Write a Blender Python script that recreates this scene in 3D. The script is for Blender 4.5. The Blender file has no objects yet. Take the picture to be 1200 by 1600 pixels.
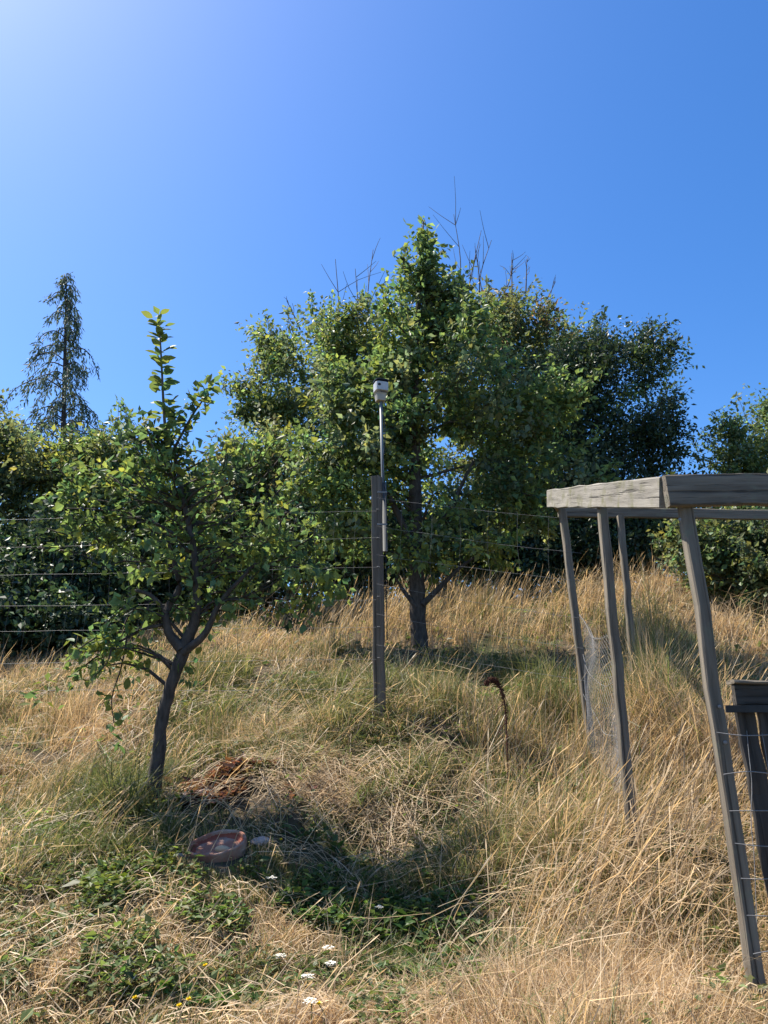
import bpy, math, random
import numpy as np
from mathutils import Vector, Matrix

SC = bpy.context.scene
COL = SC.collection
rng = np.random.default_rng(7)
random.seed(7)

# ------------------------------------------------------------------ camera
F = 1202.0                       # focal length in photo pixels (1200 x 1600)
PITCH = math.radians(16.0)
CAM = np.array([0.0, 0.0, 1.5])
cd = bpy.data.cameras.new('camera')
cam = bpy.data.objects.new('camera', cd)
COL.objects.link(cam)
cam.location = CAM
cam.rotation_euler = (math.radians(90) + PITCH, 0, 0)
cd.sensor_fit = 'VERTICAL'
cd.sensor_height = 32.0
cd.lens = 32.0 * F / 1600.0
cd.clip_start = 0.05
cd.clip_end = 2000
SC.camera = cam

# ------------------------------------------------------------------ sky, sun, exposure
SUN_AZ = math.radians(-62)       # left of the view direction (+Y)
SUN_EL = math.radians(58)
w = bpy.data.worlds.new('World')
SC.world = w
w.use_nodes = True
nt = w.node_tree
bg = nt.nodes['Background']
sky = nt.nodes.new('ShaderNodeTexSky')
sky.sky_type = 'NISHITA'
sky.sun_disc = False
sky.sun_elevation = SUN_EL
sky.sun_rotation = SUN_AZ
sky.altitude = 0
sky.air_density = 1.0
sky.dust_density = 0.8
sky.ozone_density = 4.0
hs = nt.nodes.new('ShaderNodeHueSaturation')
hs.inputs['Saturation'].default_value = 1.3
hs.inputs['Hue'].default_value = 0.506
nt.links.new(sky.outputs[0], hs.inputs['Color'])
nt.links.new(hs.outputs[0], bg.inputs['Color'])
bg.inputs['Strength'].default_value = 0.105

sl = bpy.data.lights.new('sun', 'SUN')
sl.energy = 5.0
sl.angle = math.radians(0.5)
sl.color = (1.0, 0.93, 0.82)
sun = bpy.data.objects.new('sun', sl)
COL.objects.link(sun)
sdir = Vector((math.sin(SUN_AZ) * math.cos(SUN_EL), math.cos(SUN_AZ) * math.cos(SUN_EL), math.sin(SUN_EL)))
sun.rotation_euler = sdir.to_track_quat('Z', 'Y').to_euler()
sun.location = (-8, 8, 12)

vs = SC.view_settings
vs.view_transform = 'Standard'
vs.look = 'None'
vs.gamma = 1.0
vs.use_curve_mapping = False
vs.exposure = 1.1
SC.cycles.use_denoising = True
SC.cycles.max_bounces = 7
SC.cycles.diffuse_bounces = 4
SC.cycles.transmission_bounces = 4
SC.cycles.sample_clamp_indirect = 6.0

# ------------------------------------------------------------------ helpers
CP, SP = math.cos(PITCH), math.sin(PITCH)


def at(px, py, Y):
    """world point seen at a photo pixel, Y metres ahead of the camera"""
    u = (px - 600.0) / F
    v = (800.0 - py) / F
    dy = CP - v * SP
    dz = SP + v * CP
    t = Y / dy
    return np.array([u * t, Y, CAM[2] + dz * t])


def project(P):
    d = np.asarray(P) - CAM
    dep = d[..., 1] * CP + d[..., 2] * SP
    dep = np.where(np.abs(dep) < 1e-3, 1e-3, dep)
    up = d[..., 2] * CP - d[..., 1] * SP
    return 600 + F * d[..., 0] / dep, 800 - F * up / dep, dep


def mesh_np(name, V, faces, mat=None, col=None, smooth=False):
    """faces: list of int arrays (n,k)"""
    me = bpy.data.meshes.new(name)
    V = np.asarray(V, np.float32)
    me.vertices.add(len(V))
    me.vertices.foreach_set('co', V.ravel())
    faces = [np.asarray(f, np.int32) for f in faces if len(f)]
    nl = sum(f.size for f in faces)
    npoly = sum(len(f) for f in faces)
    me.loops.add(nl)
    me.polygons.add(npoly)
    me.loops.foreach_set('vertex_index', np.concatenate([f.ravel() for f in faces]))
    starts, o = [], 0
    for f in faces:
        starts.append(o + np.arange(len(f)) * f.shape[1])
        o += f.size
    me.polygons.foreach_set('loop_start', np.concatenate(starts).astype(np.int32))
    me.polygons.foreach_set('use_smooth', np.full(npoly, bool(smooth)))
    me.update(calc_edges=True)
    if col is not None:
        a = me.color_attributes.new('Col', 'FLOAT_COLOR', 'POINT')
        c = np.ones((len(V), 4), np.float32)
        c[:, :3] = col
        a.data.foreach_set('color', c.ravel())
    if mat is not None:
        me.materials.append(mat)
    return me


def obj(name, me, parent=None, loc=None):
    o = bpy.data.objects.new(name, me)
    COL.objects.link(o)
    if parent is not None:
        o.parent = parent
    if loc is not None:
        o.location = loc
    return o


def tag(o, label=None, cat=None, group=None, kind=None):
    if label: o['label'] = label
    if cat: o['category'] = cat
    if group: o['group'] = group
    if kind: o['kind'] = kind
    return o


def thing(name, loc, label, cat, group=None):
    o = obj(name, None, None, Vector(loc))
    return tag(o, label, cat, group)


def norm(a):
    a = np.asarray(a, float)
    return a / np.maximum(np.linalg.norm(a, axis=-1, keepdims=True), 1e-9)


class Tubes:
    """collects round tapered tubes into one mesh"""
    def __init__(self):
        self.V, self.Fq, self.Ft, self.n = [], [], [], 0

    def add(self, pts, rad, sides=6, cap=True):
        pts = np.asarray(pts, float)
        rad = np.broadcast_to(np.asarray(rad, float), (len(pts),))
        tan = norm(np.gradient(pts, axis=0))
        ref = np.array([0.0, 0, 1]) if abs(tan[0][2]) < 0.8 else np.array([1.0, 0, 0])
        a = norm(np.cross(tan, ref))
        b = np.cross(tan, a)
        th = np.arange(sides) * 2 * math.pi / sides
        ring = (a[:, None, :] * np.cos(th)[None, :, None] + b[:, None, :] * np.sin(th)[None, :, None])
        V = pts[:, None, :] + ring * rad[:, None, None]
        n, s = len(pts), sides
        i = np.arange(n - 1)[:, None] * s
        j = np.arange(s)[None, :]
        q = np.stack([i + j, i + (j + 1) % s, i + s + (j + 1) % s, i + s + j], -1).reshape(-1, 4) + self.n
        self.V.append(V.reshape(-1, 3)); self.Fq.append(q)
        self.n += n * s
        if cap:
            for e, rr in ((0, 0), (n - 1, 1)):
                self.V.append(pts[e][None]); c = self.n; self.n += 1
                base = c - 1 - (n * s if rr == 0 else n * s + 1) + 1 + e * s
                k = np.arange(s)
                t = np.stack([np.full(s, c), base + k, base + (k + 1) % s], -1)
                self.Ft.append(t)

    def build(self, name, mat, parent=None, loc=None, smooth=True):
        V = np.concatenate(self.V)
        if parent is not None:
            V = V - np.array(parent.location)
        elif loc is not None:
            V = V - np.array(loc)
        fs = [np.concatenate(self.Fq)]
        if self.Ft: fs.append(np.concatenate(self.Ft))
        return obj(name, mesh_np(name, V, fs, mat, None, smooth), parent, loc if parent is None else None)


def spline(pts, n):
    """Catmull-Rom through pts"""
    P = np.asarray(pts, float)
    P = np.vstack([2 * P[0] - P[1], P, 2 * P[-1] - P[-2]])
    m = len(P) - 3
    t = np.linspace(0, m - 1e-6, n)
    i = t.astype(int); f = (t - i)[:, None]
    p0, p1, p2, p3 = P[i], P[i + 1], P[i + 2], P[i + 3]
    return 0.5 * (2 * p1 + (p2 - p0) * f + (2 * p0 - 5 * p1 + 4 * p2 - p3) * f ** 2 + (3 * p1 - p0 - 3 * p2 + p3) * f ** 3)


def vnoise(x, y, seed=0):
    """smooth value noise in [0,1]"""
    x = np.asarray(x, float); y = np.asarray(y, float)
    xi = np.floor(x).astype(np.int64); yi = np.floor(y).astype(np.int64)
    fx = x - xi; fy = y - yi
    fx = fx * fx * (3 - 2 * fx); fy = fy * fy * (3 - 2 * fy)

    def h(a, b):
        n = (a * 374761393 + b * 668265263 + seed * 974634677) & 0xffffffff
        n = ((n ^ (n >> 13)) * 1274126177) & 0xffffffff
        return ((n ^ (n >> 16)) & 0xffff) / 65535.0
    return (h(xi, yi) * (1 - fx) + h(xi + 1, yi) * fx) * (1 - fy) + (h(xi, yi + 1) * (1 - fx) + h(xi + 1, yi + 1) * fx) * fy


# ------------------------------------------------------------------ materials
def new_mat(name):
    m = bpy.data.materials.new(name)
    m.use_nodes = True
    n = m.node_tree
    for x in list(n.nodes):
        n.nodes.remove(x)
    return m, n.nodes, n.links


def leaf_mat(name, transl=0.4, rough=0.42, spec=0.5, tint=(1.25, 1.15, 0.55)):
    m, N, L = new_mat(name)
    out = N.new('ShaderNodeOutputMaterial')
    at_ = N.new('ShaderNodeAttribute'); at_.attribute_name = 'Col'
    pr = N.new('ShaderNodeBsdfPrincipled')
    pr.inputs['Roughness'].default_value = rough
    pr.inputs['Specular IOR Level'].default_value = spec
    tr = N.new('ShaderNodeBsdfTranslucent')
    mx = N.new('ShaderNodeMix'); mx.data_type = 'RGBA'; mx.blend_type = 'MULTIPLY'
    mx.inputs['Factor'].default_value = 1
    mx.inputs['B'].default_value = (*tint, 1)
    L.new(at_.outputs['Color'], pr.inputs['Base Color'])
    L.new(at_.outputs['Color'], mx.inputs['A'])
    L.new(mx.outputs['Result'], tr.inputs['Color'])
    ms = N.new('ShaderNodeMixShader'); ms.inputs[0].default_value = transl
    L.new(pr.outputs[0], ms.inputs[1]); L.new(tr.outputs[0], ms.inputs[2])
    L.new(ms.outputs[0], out.inputs['Surface'])
    return m


def ramp_mat(name, c1, c2, scale=8.0, stretch=(1, 1, 1), rough=0.85, bump=0.3, detail=8, spots=None, coord='Object', spec=0.3, cracks=None):
    m, N, L = new_mat(name)
    out = N.new('ShaderNodeOutputMaterial')
    pr = N.new('ShaderNodeBsdfPrincipled')
    pr.inputs['Roughness'].default_value = rough
    pr.inputs['Specular IOR Level'].default_value = spec
    tc = N.new('ShaderNodeTexCoord')
    mp = N.new('ShaderNodeMapping'); mp.inputs['Scale'].default_value = stretch
    nz = N.new('ShaderNodeTexNoise'); nz.inputs['Scale'].default_value = scale
    nz.inputs['Detail'].default_value = detail; nz.inputs['Roughness'].default_value = 0.65
    L.new(tc.outputs[coord], mp.inputs[0]); L.new(mp.outputs[0], nz.inputs['Vector'])
    cr = N.new('ShaderNodeValToRGB')
    cr.color_ramp.elements[0].position = 0.3; cr.color_ramp.elements[1].position = 0.7
    cr.color_ramp.elements[0].color = (*c1, 1); cr.color_ramp.elements[1].color = (*c2, 1)
    L.new(nz.outputs['Fac'], cr.inputs[0])
    src = cr.outputs[0]
    if spots:
        scol, sscale, lo, hi = spots
        n2 = N.new('ShaderNodeTexNoise'); n2.inputs['Scale'].default_value = sscale; n2.inputs['Detail'].default_value = 6
        L.new(tc.outputs[coord], n2.inputs['Vector'])
        r2 = N.new('ShaderNodeMapRange'); r2.inputs['From Min'].default_value = lo; r2.inputs['From Max'].default_value = hi
        L.new(n2.outputs['Fac'], r2.inputs['Value'])
        mx = N.new('ShaderNodeMix'); mx.data_type = 'RGBA'
        mx.inputs['B'].default_value = (*scol, 1)
        L.new(r2.outputs[0], mx.inputs['Factor']); L.new(src, mx.inputs['A'])
        src = mx.outputs['Result']
    hsrc = nz.outputs['Fac']
    if cracks:
        m3 = N.new('ShaderNodeMapping'); m3.inputs['Scale'].default_value = (cracks, cracks, cracks * .012)
        n3 = N.new('ShaderNodeTexNoise'); n3.inputs['Scale'].default_value = 1.0; n3.inputs['Detail'].default_value = 5
        L.new(tc.outputs[coord], m3.inputs[0]); L.new(m3.outputs[0], n3.inputs['Vector'])
        r3 = N.new('ShaderNodeMapRange'); r3.inputs['From Min'].default_value = .33; r3.inputs['From Max'].default_value = .43
        L.new(n3.outputs['Fac'], r3.inputs['Value'])
        mc = N.new('ShaderNodeMix'); mc.data_type = 'RGBA'; mc.inputs['A'].default_value = (c1[0] * .7, c1[1] * .7, c1[2] * .7, 1)
        L.new(r3.outputs[0], mc.inputs['Factor']); L.new(src, mc.inputs['B']); src = mc.outputs['Result']
        ad = N.new('ShaderNodeMath'); ad.operation = 'MULTIPLY_ADD'; ad.inputs[1].default_value = 1.5
        L.new(r3.outputs[0], ad.inputs[0]); L.new(nz.outputs['Fac'], ad.inputs[2]); hsrc = ad.outputs[0]
    L.new(src, pr.inputs['Base Color'])
    bp = N.new('ShaderNodeBump'); bp.inputs['Strength'].default_value = bump; bp.inputs['Distance'].default_value = 0.01
    L.new(hsrc, bp.inputs['Height']); L.new(bp.outputs[0], pr.inputs['Normal'])
    L.new(pr.outputs[0], out.inputs['Surface'])
    return m


M_LEAF = leaf_mat('fresh_leaf', 0.5, 0.5, 0.35, (1.12, 1.1, 0.75))
M_DARKLEAF = leaf_mat('dark_leaf', 0.3, 0.48, 0.35, (1.15, 1.1, 0.7))
M_NEEDLE = leaf_mat('conifer_needle', 0.25, 0.6, 0.3)
M_GRASS = leaf_mat('grass_blade', 0.48, 0.5, 0.35, (1.1, 1.0, 0.8))
M_BARK = ramp_mat('bark', (0.028, 0.022, 0.018), (0.11, 0.09, 0.075), 30, (1, 1, 0.35), 0.95, 0.8)
M_TWIG = ramp_mat('twig_bark', (0.07, 0.055, 0.045), (0.16, 0.13, 0.11), 20, (1, 1, 1), 0.9, 0.3)
M_SOIL = ramp_mat('soil_thatch', (0.030, 0.022, 0.014), (0.115, 0.083, 0.045), 14, (1, 1, 1), 1.0, 0.8, 10,
                  ((0.06, 0.075, 0.022), 1.3, 0.5, 0.62))
M_WOOD = ramp_mat('weathered_wood', (0.085, 0.070, 0.053), (0.25, 0.215, 0.168), 26, (1, 1, 0.05), 0.9, 0.45, 8,
                  ((0.17, 0.17, 0.12), 9.0, 0.56, 0.72), cracks=70)
M_RAIL = ramp_mat('lichened_board', (0.14, 0.128, 0.108), (0.34, 0.315, 0.27), 22, (1, 1, 0.08), 0.9, 0.5, 8,
                  ((0.15, 0.145, 0.08), 9.0, 0.50, 0.70), cracks=60)
M_POST = ramp_mat('brown_post', (0.075, 0.059, 0.045), (0.21, 0.172, 0.135), 24, (1, 1, 0.05), 0.9, 0.45, cracks=60)
M_GATE = ramp_mat('dark_gate_wood', (0.028, 0.025, 0.022), (0.085, 0.075, 0.065), 22, (1, 1, 0.06), 0.9, 0.5, cracks=60)
M_WIRE = ramp_mat('galvanised_wire', (0.15, 0.15, 0.15), (0.27, 0.26, 0.25), 40, (1, 1, 1), 0.5, 0.1)
M_PIPE = ramp_mat('grey_conduit', (0.17, 0.18, 0.18), (0.25, 0.26, 0.26), 12, (1, 1, 0.2), 0.5, 0.05)
M_SLEEVE = ramp_mat('dull_sleeve', (0.085, 0.09, 0.09), (0.14, 0.145, 0.145), 12, (1, 1, 0.2), 0.7, 0.05)
M_WHITE = ramp_mat('white_plastic', (0.42, 0.43, 0.45), (0.54, 0.55, 0.57), 14, (1, 1, 1), 0.45, 0.04)
M_CREAM = ramp_mat('cream_plastic', (0.32, 0.29, 0.24), (0.42, 0.39, 0.33), 14, (1, 1, 1), 0.5, 0.04)
M_BLACK = ramp_mat('black_plastic', (0.012, 0.012, 0.014), (0.03, 0.03, 0.034), 20, (1, 1, 1), 0.4, 0.05)
M_TERRA = ramp_mat('weathered_terracotta', (0.20, 0.085, 0.055), (0.34, 0.17, 0.115), 22, (1, 1, 1), 0.9, 0.4, 8,
                   ((0.36, 0.28, 0.22), 8.0, 0.5, 0.7))
M_TERRADARK = ramp_mat('red_brown_clay', (0.20, 0.050, 0.030), (0.30, 0.085, 0.05), 12, (1, 1, 1), 0.8, 0.3)
M_STONE = ramp_mat('tan_stone', (0.42, 0.30, 0.18), (0.58, 0.44, 0.28), 14, (1, 1, 1), 0.9, 0.4)
M_ROCK = ramp_mat('pinkish_stone', (0.30, 0.23, 0.19), (0.48, 0.38, 0.32), 18, (1, 1, 1), 0.95, 0.5)
M_YELLOW = ramp_mat('yellow_petal', (0.75, 0.55, 0.01), (0.9, 0.7, 0.03), 60, (1, 1, 1), 0.7, 0.1)
M_PETAL = ramp_mat('cream_petal', (0.70, 0.66, 0.55), (0.85, 0.82, 0.74), 60, (1, 1, 1), 0.7, 0.1)
M_DOCK = ramp_mat('rust_seed', (0.045, 0.018, 0.012), (0.14, 0.055, 0.035), 70, (1, 1, 1), 0.95, 0.3)

# ------------------------------------------------------------------ terrain
ctrl = []
for px, py, Y, dz in [
    (0, 1600, 2.9, -.04), (600, 1600, 2.9, -.04), (1200, 1600, 2.85, -.04),
    (340, 1340, 4.4, -.05), (20, 1345, 4.3, -.10), (600, 1370, 4.2, -.10), (850, 1440, 3.7, -.12), (1080, 1500, 3.35, -.12),
    (1190, 1560, 3.1, -.02), (985, 1310, 4.2, -.14), (925, 1185, 5.5, -.12), (990, 1070, 6.5, -.12),
    (240, 1250, 5.0, -.12), (10, 1230, 5.2, -.16), (430, 1215, 5.05, -.15), (600, 1215, 5.0, -.12),
    (592, 1112, 6.0, -.08), (780, 1150, 5.6, -.14), (60, 1105, 6.6, -.15), (300, 1080, 6.8, -.15),
    (1150, 1080, 6.6, -.15), (1180, 960, 9.0, -.2), (1040, 895, 10.0, -.25),
    (60, 1010, 9.0, -.1), (300, 1010, 8.4, -.15), (655, 1010, 8.5, -.12), (850, 1030, 8.0, -.15),
    (700, 918, 11.5, -.25), (860, 930, 11.5, -.2), (500, 945, 11.2, -.22), (0, 985, 10.5, -.1), (200, 975, 10.8, -.1),
]:
    p = at(px, py, Y); ctrl.append((p[0], p[1], p[2] + dz))
for x, y, z in [(-3, 0, 0.0), (0, 0, 0), (3, 0, .05), (-4, -4, -.3), (4, -4, -.3), (-9, 5, 1.0), (9, 5, 1.6), (-12, 10, 2.1), (12, 10, 3.6),
                (-14, 15, 2.9), (-6, 15, 3.0), (0, 15, 3.55), (6, 15, 3.8), (14, 15, 4.0), (-14, 26, 3.2), (0, 26, 3.6), (14, 26, 4.0), (-9, -6, -.5), (9, -6, -.5)]:
    ctrl.append((x, y, z))
ctrl = np.array(ctrl)


def _U(r2):
    return np.where(r2 > 1e-12, r2 * np.log(np.maximum(r2, 1e-12)), 0.0)


n_ = len(ctrl)
K = _U(((ctrl[:, None, :2] - ctrl[None, :, :2]) ** 2).sum(-1)) + np.eye(n_) * 0.6
Pm = np.c_[np.ones(n_), ctrl[:, :2]]
A_ = np.block([[K, Pm], [Pm.T, np.zeros((3, 3))]])
W_ = np.linalg.solve(A_, np.r_[ctrl[:, 2], 0, 0, 0])


BUMPS = [(-.25, 5.25, .42, -.10), (-.02, 4.95, .24, -.13), (.15, 4.7, .35, -.06), (-.85, 4.95, .3, .02), (-.70, 4.62, .2, -.09), (1.1, 4.0, .5, .08), (-1.9, 4.6, .5, .10)]


POT = at(342, 1328, 4.4)


def gz(x, y):
    x = np.asarray(x, float); y = np.asarray(y, float)
    sh = np.broadcast(x, y).shape
    xf = np.broadcast_to(x, sh).ravel(); yf = np.broadcast_to(y, sh).ravel()
    cx = np.clip(xf, -13, 13); cy = np.clip(yf, -5.5, 25)
    z = np.empty(len(cx))
    for s in range(0, len(cx), 20000):
        e = slice(s, s + 20000)
        r2 = (cx[e, None] - ctrl[None, :, 0]) ** 2 + (cy[e, None] - ctrl[None, :, 1]) ** 2
        z[e] = _U(r2) @ W_[:n_] + W_[n_] + W_[n_ + 1] * cx[e] + W_[n_ + 2] * cy[e]
    for bx0, by0, br, bh in BUMPS:
        z = z + bh * np.exp(-((xf - bx0) ** 2 + (yf - by0) ** 2) / br ** 2)
    z = z + (vnoise(xf * 1.1 + 3, yf * 1.1, 5) - .5) * .20
    z = z + (vnoise(xf * 1.7, yf * 1.7, 1) - .5) * .13 + (vnoise(xf * 5, yf * 5, 2) - .5) * .06
    wp = np.clip(1.6 - np.hypot(xf - POT[0], yf - POT[1]) / .22, 0, 1)
    z = z * (1 - wp) + (POT[2] + .27 * (yf - POT[1])) * wp
    return z.reshape(sh)


def axis(lo, hi, step, far):
    a = np.arange(lo, hi, step)
    g = np.cumsum(np.geomspace(step * 2, 60, 26))
    g = g[g < far]
    return np.r_[lo - g[::-1], a, hi + g]


gx = axis(-8, 8.01, 0.1, 500); gy = axis(-1, 15.01, 0.1, 700)
GX, GY = np.meshgrid(gx, gy)
GZ = gz(GX, GY)
nx, ny = len(gx), len(gy)
ii = (np.arange(ny - 1)[:, None] * nx + np.arange(nx - 1)[None, :])
Fg = np.stack([ii, ii + 1, ii + nx + 1, ii + nx], -1).reshape(-1, 4)
ground = obj('ground', mesh_np('ground', np.stack([GX, GY, GZ], -1).reshape(-1, 3), [Fg], M_SOIL, None, True))
tag(ground, kind='structure')


def on_ground(px, py, Y):
    p = at(px, py, Y)
    return np.array([p[0], Y, float(gz(p[0], Y))])


# ------------------------------------------------------------------ timber: a beam between two points
def beam(name, p0, p1, w, d, mat, parent, side=None, jitter=0.0028, seg=12, bev=0.006):
    """box of width w (along 'side') and depth d, long axis local z, worn edges"""
    p0 = np.asarray(p0, float); p1 = np.asarray(p1, float)
    ln = np.linalg.norm(p1 - p0); z = (p1 - p0) / ln
    s = np.asarray(side if side is not None else (1, 0, 0), float)
    s = s - z * s.dot(z); s /= np.linalg.norm(s)
    t = np.cross(z, s)
    a, b = w / 2, d / 2
    prof = np.array([(-a + bev, -b), (a - bev, -b), (a, -b + bev), (a, b - bev), (a - bev, b), (-a + bev, b), (-a, b - bev), (-a, -b + bev)])
    k = len(prof)
    zs = np.linspace(0, ln, seg + 1)
    V = []
    for i, zz in enumerate(zs):
        off = rng.normal(0, jitter, 2)
        wob = rng.normal(0, jitter * .4, (k, 2))
        q = prof * (0.985 if i in (0, seg) else 1.0) + off + wob
        V.append(np.c_[q, np.full(k, zz)])
    V = np.concatenate(V)
    i = np.arange(seg)[:, None] * k; j = np.arange(k)[None, :]
    q = np.stack([i + j, i + (j + 1) % k, i + k + (j + 1) % k, i + k + j], -1).reshape(-1, 4)
    caps = np.stack([np.arange(k)[::-1], np.arange(k) + seg * k])
    o = obj(name, mesh_np(name, V, [q, caps], mat))
    R = Matrix(((s[0], t[0], z[0]), (s[1], t[1], z[1]), (s[2], t[2], z[2]))).to_4x4()
    M = Matrix.Translation(Vector(p0)) @ R
    if parent is not None:
        o.parent = parent
        M = Matrix.Translation(-Vector(parent.location)) @ M
    o.matrix_basis = M
    return o


# ---- timber frame of the enclosure on the right
Y1, Y2, Y3, Y4 = 3.1, 4.2, 5.5, 6.5
b1 = at(1190, 1585, Y1); t1 = at(1068, 770, Y1)
b2 = at(990, 1330, Y2); t2 = at(940, 782, Y2)
b3 = at(930, 1215, Y3); t3 = at(877, 785, Y3)
b4 = at(994, 1090, Y4); t4 = at(969, 806, Y4)
frame = thing('timber_frame', (b1[0], b1[1], float(gz(b1[0], b1[1]))),
              'weathered grey timber frame of posts and top rails on the right of the slope', 'frame')
beam('post', b1, t1, .050, .056, M_WOOD, frame)
beam('post', b2, t2, .050, .056, M_WOOD, frame)
beam('post', b3, t3, .050, .056, M_WOOD, frame)
beam('post', b4, t4, .052, .056, M_WOOD, frame)
# rails
r0 = at(1037, 768.5, Y1 - .02); r1 = at(858, 780, Y3 + .08)
beam('rail', r0, r1, .036, .135, M_RAIL, frame, side=(1, 0, 0))
f0 = at(1040, 768, Y1 - .05); f1 = at(1400, 763, Y1 + .12)
beam('rail', f0, f1, .036, .138, M_WOOD, frame, side=(0, 1, 0))
k0 = at(872, 800, Y4 + .06); k1 = at(1330, 806, Y4 + .10)
beam('rail', k0, k1, .04, .088, M_WOOD, frame, side=(0, 1, 0))
beam('rail', r1 + np.array([.035, -.03, -.02]), k0 + np.array([.02, -.02, 0]), .036, .075, M_WOOD, frame, side=(1, 0, 0))

for q_ in (f1, k1):                                       # the frame's right-hand posts
    beam('post', (q_[0] - .03, q_[1] + .05, float(gz(q_[0] - .03, q_[1] + .05)) - .15), (q_[0] - .03, q_[1] + .05, q_[2] + .03), .050, .056, M_WOOD, frame)

# ---- plank gate at the right edge behind the near post
GY_ = 3.30
gpos = at(1141, 1085, GY_)
gb = np.array([gpos[0], GY_, float(gz(gpos[0], GY_))])
gate = thing('plank_gate', gb, 'dark wooden plank gate with a flat top board behind the nearest frame post', 'gate')
ztop = at(1150, 1070, GY_)[2]
for k in range(5):
    x = gpos[0] + .045 + k * .088
    beam('plank', (x + .075, GY_ + .01, gb[2] - .12), (x, GY_, ztop - .05 + rng.normal(0, .004)), .082, .022, M_GATE, gate)
beam('top_board', (gpos[0], GY_ - .03, ztop - .045), (gpos[0] + .52, GY_ - .01, ztop - .042), .03, .085, M_GATE, gate, side=(0, 1, 0))
beam('cap_board', (gpos[0] - .005, GY_ - .02, ztop + .008), (gpos[0] + .53, GY_, ztop + .011), .075, .016, M_WOOD, gate, side=(0, 1, 0), seg=6)
beam('lower_board', (gpos[0] + .10, GY_ - .03, gb[2] + .16), (gpos[0] + .56, GY_ - .01, gb[2] + .164), .03, .08, M_GATE, gate, side=(0, 1, 0))
beam('hinge_strap', (gpos[0] - .05, GY_ - .055, ztop - .10), (gpos[0] + .16, GY_ - .052, ztop - .098), .006, .03, M_BLACK, gate, side=(0, 1, 0), seg=3, bev=.001, jitter=.0005)

# ---- centre fence post and sensor pole
bp = at(594, 1130, 6.0); tp = at(588.5, 745, 6.0)
fp = thing('fence_post', (bp[0], bp[1], float(gz(bp[0], 6.0))), 'square dark brown timber fence post standing alone in the dry grass', 'post')
beam('shaft', bp, tp, .074, .074, M_POST, fp, side=(.93, -.36, 0))
# pole strapped to the right side of the post
pb = at(601, 862, 6.03); pt = at(595, 628, 6.03)
sp_ = thing('weather_sensor', pb, 'white box sensor with black lid on a thin grey pole strapped to the brown post', 'sensor')
tb = Tubes(); tb.add([pb, pb * .5 + pt * .5, pt + (pt - pb) * .02], [.013, .013, .013], 10); tb.build('pole', M_PIPE, sp_)
pm_ = at(599.5, 755, 6.03)
tb = Tubes(); tb.add([pb + np.array([.0, 0, -.0]), pm_], [.023, .023], 10); tb.build('sleeve', M_SLEEVE, sp_)
for py in (772, 822):
    c = at(598, py, 6.0)
    beam('strap', c + np.array([-.045, -.055, 0]), c + np.array([.035, -.055, 0]), .004, .014, M_WIRE, sp_, side=(0, 1, 0), seg=2, bev=.001, jitter=0)
hc = at(595, 611, 6.03)
u_ = 6.25 / F


def loft(name, sections, mat, parent, n=24, power=5.0):
    """rounded-square sections [(z, half width, half depth)] in world at parent"""
    th = np.arange(n) * 2 * math.pi / n
    c, s = np.cos(th), np.sin(th)
    r = 1 / (np.abs(c) ** power + np.abs(s) ** power) ** (1 / power)
    V = np.concatenate([np.c_[c * r * hx, s * r * hy, np.full(n, z)] for z, hx, hy in sections])
    m = len(sections)
    i = np.arange(m - 1)[:, None] * n; j = np.arange(n)[None, :]
    q = np.stack([i + j, i + (j + 1) % n, i + n + (j + 1) % n, i + n + j], -1).reshape(-1, 4)
    caps = np.stack([np.arange(n)[::-1], np.arange(n) + (m - 1) * n])
    return obj(name, mesh_np(name, V, [q, caps], mat), parent)


def place(o, parent, c, rz=0):
    o.location = Vector(c) - Vector(parent.location); o.rotation_euler = (0, 0, rz); return o


h = u_ * .9
place(loft('housing', [(-7.6 * h, 11.2 * h, 11.2 * h), (-7.2 * h, 12 * h, 12 * h), (8.5 * h, 12.4 * h, 12.4 * h), (9 * h, 12.1 * h, 12.1 * h)], M_WHITE, sp_), sp_, at(595, 607, 6.03), .32)
place(loft('cap', [(-1 * h, 12.9 * h, 12.9 * h), (1.0 * h, 13 * h, 13 * h), (1.6 * h, 12.2 * h, 12.2 * h)], M_BLACK, sp_), sp_, at(595, 596.6, 6.03), .32)
place(loft('funnel', [(-7 * h, 7.4 * h, 7.4 * h), (-6.6 * h, 8 * h, 8 * h), (4 * h, 9.4 * h, 9.4 * h), (7.0 * h, 10.6 * h, 10.6 * h)], M_CREAM, sp_), sp_, at(594.3, 622, 6.03), .32)
lens = place(loft('lens', [(0, 3.2 * h, 3.2 * h), (.6 * h, 3.1 * h, 3.1 * h), (1.2 * h, 2.4 * h, 2.4 * h)], M_BLACK, sp_, 16, 2.0), sp_, at(593, 605, 6.03) + np.array([-.0, -12.55 * h, 0]))
lens.rotation_euler = (math.radians(90), 0, .32)

tb = Tubes(); tb.add(spline([at(597, 627, 6.0), at(602, 680, 6.01), at(598, 730, 6.0), at(604, 790, 6.0), at(603, 880, 5.99), at(605, 1000, 5.98)], 30), .0035, 5, False); tb.build('cable', M_BLACK, sp_)
for px_, py_ in ((1124, 1104), (1133, 1160), (1062, 812)):
    c = at(px_, py_, Y1 - .03)
    o = loft('bolt', [(0, .007, .007), (.004, .007, .007), (.006, .004, .004)], M_WIRE, frame, 10, 2.0); place(o, frame, c); o.rotation_euler = (math.radians(90), 0, 0)

# ------------------------------------------------------------------ wire fence (strands and stays)
PA = np.array([-5.4, 6.45]); PB = np.array([bp[0] - .03, 5.94]); PC = np.array([b3[0], 5.44])


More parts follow.
